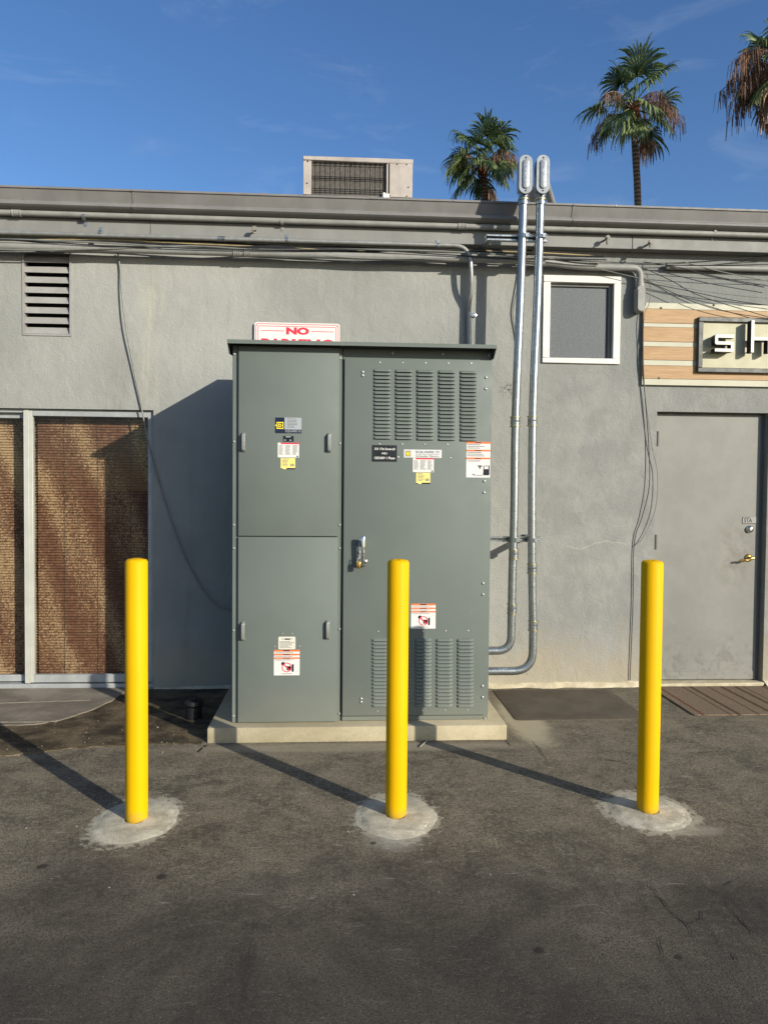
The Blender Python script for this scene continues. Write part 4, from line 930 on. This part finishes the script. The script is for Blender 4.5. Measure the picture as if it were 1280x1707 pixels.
# hooks on the fascia
def hook(px, py, label, drop):
    p = at(px, py, YF-.03); base = empty('fascia_hook', (p.x, YF, p.z), label, 'hook')
    build('stem', MB().tube([(p.x, YF, p.z), (p.x, YF-.06, p.z)], .008, 8).lathe((p.x, YF-.055, p.z), (0,-1,0), [(0,.017),(.012,.02),(.022,.017)], 10), M['brackets'], base)
    pts = [(p.x, YF-.06, p.z), (p.x-.005, YF-.085, p.z-.01), (p.x-.012, YF-.085, p.z-drop*.7), (p.x-.006, YF-.07, p.z-drop), (p.x+.008, YF-.06, p.z-drop*.8)]
    build('curl', MB().tube(smoothpath(pts, 5), .006, 8), M['brackets'], base)
hook(425, 383, 'rusty painted cable hook on the fascia above the cabinet', .035)
hook(1010, 398, 'long curled hook on the fascia above the small window', .05)
hook(1081, 406, 'stubby painted cable spool hook on the fascia above the shop sign', .035)

# ================================================================== CABLES
def cable(pts, r, m, label, group=None, seg=6): return build('cable', MB().tube(smoothpath(pts, 5), r, seg), m, label=label, cat='cable', group=group)
gB = 'cables bundled under the fascia'
lB = 'thin cable in the sagging bundle under the fascia'
rc = random.Random(11)
x0c, x1c = XL+.1, at(1000, 430, W).x
for k in range(9):
    Yk = W-.085-.014*(k % 5)-rc.uniform(0, .01); zb = at(300, 403+1.6*k if k < 5 else 404+2.0*(k-5), Yk).z
    pts = []
    for i in range(15):
        t = i/14; x = x0c+(x1c-x0c)*t
        sag = -.036*abs(math.sin(t*math.pi*3.2+k*.35))**1.2*(1 if k < 5 else 1.9)*rc.uniform(.7, 1.2)
        pts.append((x, Yk+rc.uniform(-.006, .006), zb+.012+sag))
    if k == 1: cable(pts, .0048, M['cable_t'], 'tan cable running through the bundle under the fascia')
    else: cable(pts, rc.choice((.0045, .0055, .0065)), [M['cable_b'], M['cable_b'], M['cable_b'], M['cable_g'], M['cable_b']][k % 5], lB, gB)
# slack wires spread over the right-hand wall
gS = 'slack wires strung over the shop sign'; lS = 'slack dark wire strung across the wall towards the shop sign'
SLK = ['slack dark wire just under the fascia, rising away past the sign', 'dark wire running almost level above the shop sign conduit', 'pale wire sloping from the risers over the small window corner', 'dark wire dropping from the conduit drop across the sign corner', 'lowest slack wire, curving down onto the sign frame', 'thin level wire strung just below the conduit above the sign', 'dark wire sloping gently down above the cream board', 'thicker pale wire sloping down over the h of the sign', 'slack wire hanging just above the top cream board', 'thin wire climbing towards the fascia above the raised letters']
for iw, (pix, Yk, r, m) in enumerate(((((870, 430), (1000, 436), (1120, 438), (1280, 428)), W-.05, .003, 'cable_b'), (((880, 436), (1060, 440), (1180, 442), (1290, 440)), W-.06, .0035, 'cable_b'),
                      (((900, 424), (1060, 462), (1180, 486), (1290, 498)), W-.07, .003, 'cable_g'), (((1072, 446), (1120, 468), (1170, 494), (1290, 531)), W-.075, .003, 'cable_b'),
                      (((1072, 464), (1105, 480), (1170, 508), (1225, 522), (1300, 533)), W-.075, .0028, 'cable_b'), (((980, 446), (1072, 456), (1180, 464), (1290, 467)), W-.05, .0026, 'cable_b'),
                      (((1072, 436), (1130, 445), (1200, 462), (1290, 478)), W-.065, .0032, 'cable_b'), (((1140, 436), (1200, 452), (1290, 470)), W-.055, .004, 'cable_g'),
                      (((1072, 470), (1150, 485), (1220, 500), (1290, 510)), W-.06, .003, 'cable_b'), (((1110, 440), (1200, 434), (1290, 424)), W-.045, .0026, 'cable_b'))):
    cable([at(a_, b_, Yk) for a_, b_ in pix], r, M[m], SLK[iw], gS)
cable([at(1071, 440, W-.02), at(1072, 520, W-.02), at(1071, 600, W-.035), at(1075, 660, W-.02), at(1081, 740, W-.02), at(1082, 810, W-.03), at(1070, 862, W-.02), at(1057, 905, W-.012), at(1055, 1000, W-.012), at(1052, 1080, W-.012), at(1050, 1134, W-.012)], .0032, M['cable_b'], 'dark cable running down the wall beside the door hinges')
cable([at(1076, 450, W-.04), at(1084, 480, W-.05), at(1082, 505, W-.05), at(1073, 535, W-.045), at(1074, 640, W-.03), at(1086, 740, W-.03), at(1096, 790, W-.03), at(1092, 850, W-.03), at(1072, 895, W-.02), at(1056, 912, W-.012)], .0028, M['cable_g'], 'thin grey wire looping out over the door edge')
cable([at(196, 420, W-.03), at(200, 445, W-.02), at(203, 490, W-.035), at(210, 545, W-.045), at(222, 610, W-.03), at(234, 670, W-.02), at(246, 730, W-.012), at(262, 790, W-.02), at(285, 865, W-.03), at(310, 930, W-.03), at(340, 985, W-.03), at(366, 1012, W-.05), (LX0-.02, W-.09, at(384, 1021, W-.1).z), (LX0+.08, W-.14, at(384, 1023, W-.14).z)], .006, M['cable_g'], 'long grey cable draped down the wall into the back of the cabinet')
cable([at(866, 445, W-.012), at(862, 480, W-.02), at(855, 520, W-.015), at(860, 560, W-.012), at(866, 620, W-.012), at(866, 690, W-.012)], .005, M['cable_g'], 'short grey cable on the wall behind the riser conduits')

# ================================================================== BOLLARDS
for c_, tp, lab, seed in ((bL, (228, 931), 'yellow steel bollard in front of the reed-blind window', 1), (bM, (661, 934), 'middle yellow bollard in front of the cabinet door', 2), (bR, (1085.5, 935), 'yellow bollard in front of the grey door', 3)):
    r_ = random.Random(seed); R_ = .0525; H_ = 1.246
    b = empty('bollard', (c_.x, c_.y, 0), lab, 'bollard', 'yellow bollards in front of the cabinet')
    build('post', MB().lathe((c_.x, c_.y, 0), (0,0,1), [(0, R_), (H_-.004, R_), (H_, R_-.003)], 40), M['yellow'], b)
    mb = MB(); N = 24; rings = [(R_-.003, .0), (R_-.005, .004), (.038, .008), (.02, .011), (.006, .012)]
    for rr_, dz in rings:
        for k in range(N):
            a = 2*math.pi*k/N; mb.v.append(Vector((c_.x+rr_*math.cos(a), c_.y+rr_*math.sin(a), H_+dz+(r_.uniform(-.002, .002) if dz else 0))))
    for i in range(len(rings)-1):
        for k in range(N): a0 = i*N+k; a1 = i*N+(k+1) % N; mb.f.append((a0, a1, a1+N, a0+N))
    mb.f.append(tuple((len(rings)-1)*N+k for k in range(N)))
    build('cap', mb, M['yellow'], b)
    # troweled concrete collar
    mb = MB(); N = 56; prof_ = [(.05, .010), (.09, .008), (.135, .007), (.166, .006), (.174, .0035), (.188, .004), (.214, .0)]
    for j, (rr_, hz) in enumerate(prof_):
        for k in range(N):
            a = 2*math.pi*k/N; wv = 1+.07*mnoise.noise(Vector((math.cos(a)*1.3+seed*5, math.sin(a)*1.3, j*.15)))+.02*mnoise.noise(Vector((math.cos(a)*11, math.sin(a)*11, seed+j*.4)))+(.07*mnoise.noise(Vector((math.cos(a)*7+seed, math.sin(a)*7, j)))if j > 2 else 0)
            mb.v.append(Vector((c_.x+rr_*wv*math.cos(a)*.98, c_.y-.012+rr_*wv*math.sin(a)*(1.22 if seed < 3 else 1.08), hz+.0015*mnoise.noise(Vector((math.cos(a)*9, math.sin(a)*9, rr_*40+seed))) if j < 6 else -.004)))
    for i in range(len(prof_)-1):
        for k in range(N): a0 = i*N+k; a1 = i*N+(k+1) % N; mb.f.append((a0, a1, a1+N, a0+N))
    build('concrete_collar', mb, M['collar'], label='pale troweled concrete collar round the foot of ' + ('the bollard by the window' if seed == 1 else 'the middle bollard' if seed == 2 else 'the bollard by the door'), cat='collar', group='concrete collars round the bollards')

# ================================================================== THINGS ON THE GROUND
def mat_outline(pix, z): return [tuple(gz(*q, z))[:2] for q in pix]
a, b, c_, d = [Vector(q) for q in mat_outline(((821, 1150), (1019, 1146), (1064, 1196), (862, 1198.5)), .014)]
x0, x1, y0, y1 = (a.x+d.x)/2, (b.x+c_.x)/2+.02, (c_.y+d.y)/2, (a.y+b.y)/2
mb = MB(); o1 = rrect(x0, x1, y0, y1, .035, 5); o2 = rrect(x0+.07, x1-.07, y0+.07, y1-.07, .03, 5); n_ = len(o1)
mb.add([(x, y, .0) for x, y in o1]+[(x, y, .005) for x, y in o1]+[(x, y, .017) for x, y in o2], [tuple(range(2*n_, 3*n_))]+[(i, (i+1) % n_, (i+1) % n_+n_, i+n_) for i in range(n_)]+[(i+n_, (i+1) % n_+n_, (i+1) % n_+2*n_, i+2*n_) for i in range(n_)])
build('rubber_mat', mb, M['rubber'], label='dark brown rubber mat with sloping edges beside the equipment pad', cat='mat')
a, d = gz(1101, 1145, .01), gz(1137, 1192, .01); x0 = (a.x+d.x)/2
build('door_mat', MB().poly_z(rrect(x0, x0+1.5, d.y, a.y, .02, 4), .0, .010), M['carpet'], bevel=.002, label='striped brown and rust doormat in front of the grey door', cat='mat')
# capped black drain riser in the cabinet's shade
p = gz(323, 1199)
dr = empty('drain_riser', (p.x, p.y, 0), 'short capped black pipe standing in the shade between window and pad', 'pipe')
build('pipe', MB().lathe((p.x, p.y, -.01), (0,0,1), [(0,.055),(.09,.055),(.09,.062),(.10,.062)], 20), M['blackplastic'], dr)
build('cap', MB().lathe((p.x, p.y, .10), (0,0,1), [(0,.064),(.028,.064),(.034,.05),(.036,.02)], 20).box(p.x-.018, p.x+.018, p.y-.018, p.y+.018, .135, .155), M['blackplastic'], dr, bevel=.002)
# bits of litter
for px, py, dx, dy, lab in ((706, 1240, .03, .06, 'pale dry twig lying at the foot of the pad'),):
    p = gz(px, py, .006); build('twig', MB().tube(smoothpath([p+Vector((-dx, -dy, 0)), p+Vector((.005, 0, .004)), p+Vector((dx, dy, 0))], 4), .0035, 6), M['pale'], label=lab, cat='twig')
p = gz(337, 1248, .004); build('twig', MB().tube(smoothpath([p+Vector((-.012, -.06, 0)), p, p+Vector((.02, .05, .003))], 4), .003, 6), M['blackplastic'], label='dark thin twig by the left corner of the pad', cat='twig')

# ================================================================== ROOFTOP UNIT
AY = 6.9
X0, X1, Z0, Z1 = RC(505.5, 267.5, 687.5, 326, AY)
ac = empty('rooftop_unit', ((X0+X1)/2, AY, Z0), 'beige boxy rooftop air conditioner with dark coil grille above the gutter', 'air conditioner')
cx0, cx1, cz0, cz1 = RC(519, 274, 648, 327, AY)
D_ = .75
build('casing', MB().box(X0, cx0, AY, AY+D_, Z0, Z1-.012).box(cx0+.0005, cx1-.0005, AY, AY+.05, Z0-.0005, cz0+.012).box(cx0+.0005, X1-.0005, AY+.06, AY+D_, Z0, Z1-.0125).box(cx1+.006, X1, AY-.002, AY+.0595, Z0, Z1-.012), M['acpaint'], ac, bevel=.003)
build('lid', MB().box(X0-.004, X1+.004, AY-.006, AY+D_+.01, Z1-.0115, Z1+.03), M['acpaint'], ac, bevel=.006)
build('coil', MB().box(cx0+.002, cx1-.002, AY+.03, AY+.058, cz0+.013, Z1-.013), M['coil'], ac)
k = 15
for i in range(k+1):
    x = cx0+.01+(cx1-cx0-.02)*i/k; build('guard_wire', MB().tube([(x, AY+.004, cz0+.013), (x, AY+.004, Z1-.014)], .0028, 6), M['wire'], ac)
for t in (.06, .18, .5, .55, .94): z = cz0+.013+(Z1-.014-cz0-.013)*t; build('guard_rail', MB().tube([(cx0, AY+.009, z), (cx1, AY+.009, z)], .0035, 6), M['wire'], ac)
build('corner_post', MB().box(cx1-.022, cx1-.006, AY-.004, AY+.0285, cz0+.0125, Z1-.0125), M['acpaint'], ac, bevel=.002)
for px, py in ((513, 267.5), (591, 269.5), (645, 271.5), (662, 272.5), (678, 273), (681, 311), (678, 326), (650, 325), (512, 304)):
    p = at(px, py, AY-.01); build('screw', MB().lathe((p.x, AY-.002, p.z), (0,-1,0), [(0,.006),(.006,.005)], 8), M['wire'], ac)
build('line_stub', MB().tube([at(640, 331, AY-.06), at(640, 323, AY-.06), at(640, 323, AY+.01)], .016, 10).box(*(lambda p: (p.x-.02, p.x+.02, AY-.05, AY-.01, p.z-.02, p.z+.02))(at(645.5, 326, AY-.05))), M['white'], ac)
build('curb', MB().box(X0+.03, X1-.03, AY+.03, AY+D_-.03, ZT, Z0-.001), M['roof'], ac)
p = at(441, 321, 6.3); build('roof_clip', MB().box(p.x-.03, p.x+.03, 6.28, 6.34, gtop-.032, p.z-.012).lathe((p.x-.012, 6.3, p.z-.02), (0,-1,0), [(0,.014),(.02,.014)], 10).lathe((p.x+.016, 6.3, p.z-.018), (0,-1,0), [(0,.012),(.02,.012)], 10), M['brackets'], label='small dark cable clip standing on the roof edge left of the rooftop unit', cat='clip')

# ================================================================== PALMS
def frond(P0, az, el, pet, R, rng, dead=False, droop=1.0):
    d0 = Vector((math.cos(az)*math.cos(el), math.sin(az)*math.cos(el), math.sin(el)))
    mb = MB(); pts = []; p = Vector(P0); d = d0.copy(); st_ = pet/6
    for i in range(7):
        pts.append(p.copy()); p = p+d*st_; d = (d+Vector((0,0,-1))*.055*droop).normalized()
    mb.tube(pts, [.035-.0035*i for i in range(7)], 5); P = pts[-1]
    s_ = d.cross(Vector((0,0,1)))
    if s_.length < .1: s_ = Vector((-math.sin(az), math.cos(az), 0))
    s_.normalize(); nn = s_.cross(d).normalized()
    tw = rng.uniform(-.7, .7); s_, nn = (s_*math.cos(tw)+nn*math.sin(tw)).normalized(), (nn*math.cos(tw)-s_*math.sin(tw)).normalized()
    N = 36; span = rad(116 if not dead else 55)
    for k in range(N):
        ph_ = -span+2*span*(k+.5)/N; L_ = R*(.66+.34*math.cos(ph_*.8))*rng.uniform(.74, 1.1)
        dr = (d*math.cos(ph_)+s_*math.sin(ph_)).normalized(); cup = .12*(1-math.cos(ph_))
        ph_ += rng.uniform(-.05, .05); side = (-d*math.sin(ph_)+s_*math.cos(ph_)).normalized(); pleat = (1 if k % 2 else -1)*.012
        base = len(mb.v); q = P.copy(); dd = (dr+nn*cup).normalized(); T = [0, .22, .45, .62, .78, .9, 1.0]
        g_ = rng.uniform(.5, 1.7)*droop
        for j, t in enumerate(T):
            if j:
                q = q+dd*(L_*(t-T[j-1]))
                dd = (dd+Vector((0,0,-1))*(.10, .28, .62, 1.0, 1.3, 1.5)[j-1]*g_).normalized()
            wdt = L_*t*math.tan(span/N)*.98 if t <= .62 else L_*.6*math.tan(span/N)*(1.0-t)/.38
            sd = side*max(wdt, .004)
            mb.v += [q-sd+nn*pleat, q+sd-nn*pleat]
            if j: b0 = base+2*j; mb.f.append((b0-2, b0-1, b0+1, b0))
    return mb
def panicle(P0, az, el, ln, rng, hang):
    mb = MB(); d = Vector((math.cos(az)*math.cos(el), math.sin(az)*math.cos(el), math.sin(el))); p = Vector(P0); pts = []
    for i in range(10):
        pts.append(p.copy()); p = p+d*ln/9; d = (d+Vector((0,0,-1))*(.10+.05*i)).normalized()
    mb.tube(pts, [.02-.0015*i for i in range(10)], 5)
    for k in range(46):
        t = rng.uniform(.35, 1); i = min(8, int(t*9)); q = pts[i].lerp(pts[i+1], t*9-i)
        a = rng.uniform(0, 6.28); hl = hang*rng.uniform(.35, 1)
        e1 = q+Vector((math.cos(a), math.sin(a), -.4))*hl*rng.uniform(.12, .3); e2 = e1+Vector((math.cos(a)*.1, math.sin(a)*.1, -1))*hl*.6
        wv = rng.uniform(.008, .022); sd = Vector((-math.sin(a), math.cos(a), 0))*wv; sd2 = Vector((math.cos(a), math.sin(a), 0))*wv
        for s2 in (sd, sd2): mb.add([q-s2*.4, q+s2*.4, e1+s2, e1-s2, e2+s2*.5, e2-s2*.5], [(0,1,2,3),(3,2,4,5)])
    return mb
def palm(top_px, base_px, Yd, Rt, label, seed, R, pet, ngreen, npan, ndead, skew=0):
    rng = random.Random(seed); top = at(*top_px, Yd); bs = at(*base_px, Yd); dirn = (bs-top)/(bs.z-top.z) if abs(bs.z-top.z) > .1 else Vector((0,0,1))
    foot = top - dirn*top.z; foot.z = 0; foot.x = bs.x+(foot.x-bs.x)*.35
    pt = empty('palm_tree', (foot.x, foot.y, 0), label, 'palm tree', 'palm trees behind the building')
    pts = [foot, foot.lerp(bs, .5)+Vector((.1, 0, 0)), bs, bs.lerp(top, .5), top]
    sp_ = smoothpath(pts, 8); n_ = len(sp_); mb = MB(); mb.tube(sp_, [Rt*(1.45-.55*min(1, i/(n_*.35))) if i < n_*.35 else Rt*(.95-.12*(i/n_)) for i in range(n_)], 14)
    build('trunk', mb, M['bark'], pt)
    mb = MB()
    for k in range(40):
        a = rng.uniform(0, 6.28); z = rng.uniform(-.75, .1); b0 = top+Vector((math.cos(a)*Rt*.8, math.sin(a)*Rt*.8, z)); tip = b0+Vector((math.cos(a)*.16, math.sin(a)*.16, rng.uniform(.12, .3)))
        mb.tube([b0, tip], [.07, .025], 5)
    build('leaf_bases', mb, M['boot'], pt, kind='stuff')
    for k in range(ngreen):
        t = (k+.5)/ngreen; az = k*2.39996+rng.uniform(-.25, .25); el = rad((80 if seed != 33 else 76)-t**.9*(118 if seed != 33 else 112)+rng.uniform(-12, 12))
        mb = frond(top+Vector((0, 0, .15-.35*t)), az, el, pet*rng.uniform(.75, 1.2), R*rng.uniform(.75, 1.12)*(1-.1*t), rng, False, (.75+.5*t)*rng.uniform(.7, 1.4))
        build('frond', mb, M['leaf' if rng.random() < .55 else 'leaf2'], pt, smooth=False, fix=False)
    for k in range(ndead):
        az = rng.uniform(0, 6.28); mb = frond(top+Vector((0, 0, -.3)), az, rad(rng.uniform(-70, -35)), pet*rng.uniform(.6, 1.0), R*rng.uniform(.8, 1), rng, True, 1.4)
        build('dead_frond', mb, M['dead'], pt, smooth=False, fix=False)
    for k in range(npan):
        az = rng.uniform(0, 6.28) if k > 3 else (math.pi+rng.uniform(-.9, .3) if k % 2 == 0 else rng.uniform(-.9, .5))
        mb = panicle(top+Vector((0, 0, -.05)), az, rad(rng.uniform(5, 50)), pet*rng.uniform(1.5, 2.3), rng, R*rng.uniform(.6, 1.0)*(1+skew))
        build('seed_stalk', mb, M['dead'], pt, smooth=False, fix=False)
palm((805, 272), (808, 332), 36, .17, 'lowest fan palm peeking over the roof behind the riser tops', 33, 1.42, 1.05, 26, 8, 1, -.2)
palm((1055, 176), (1063, 338), 30, .155, 'middle fan palm with tall bare trunk above the small window', 14, 1.42, 1.05, 17, 9, 1)
palm((1298, 112), (1312, 352), 26, .16, 'fan palm with the heaviest brown skirt of dead stalks, above the shop sign', 9, 1.3, 1.05, 13, 26, 8, .45)
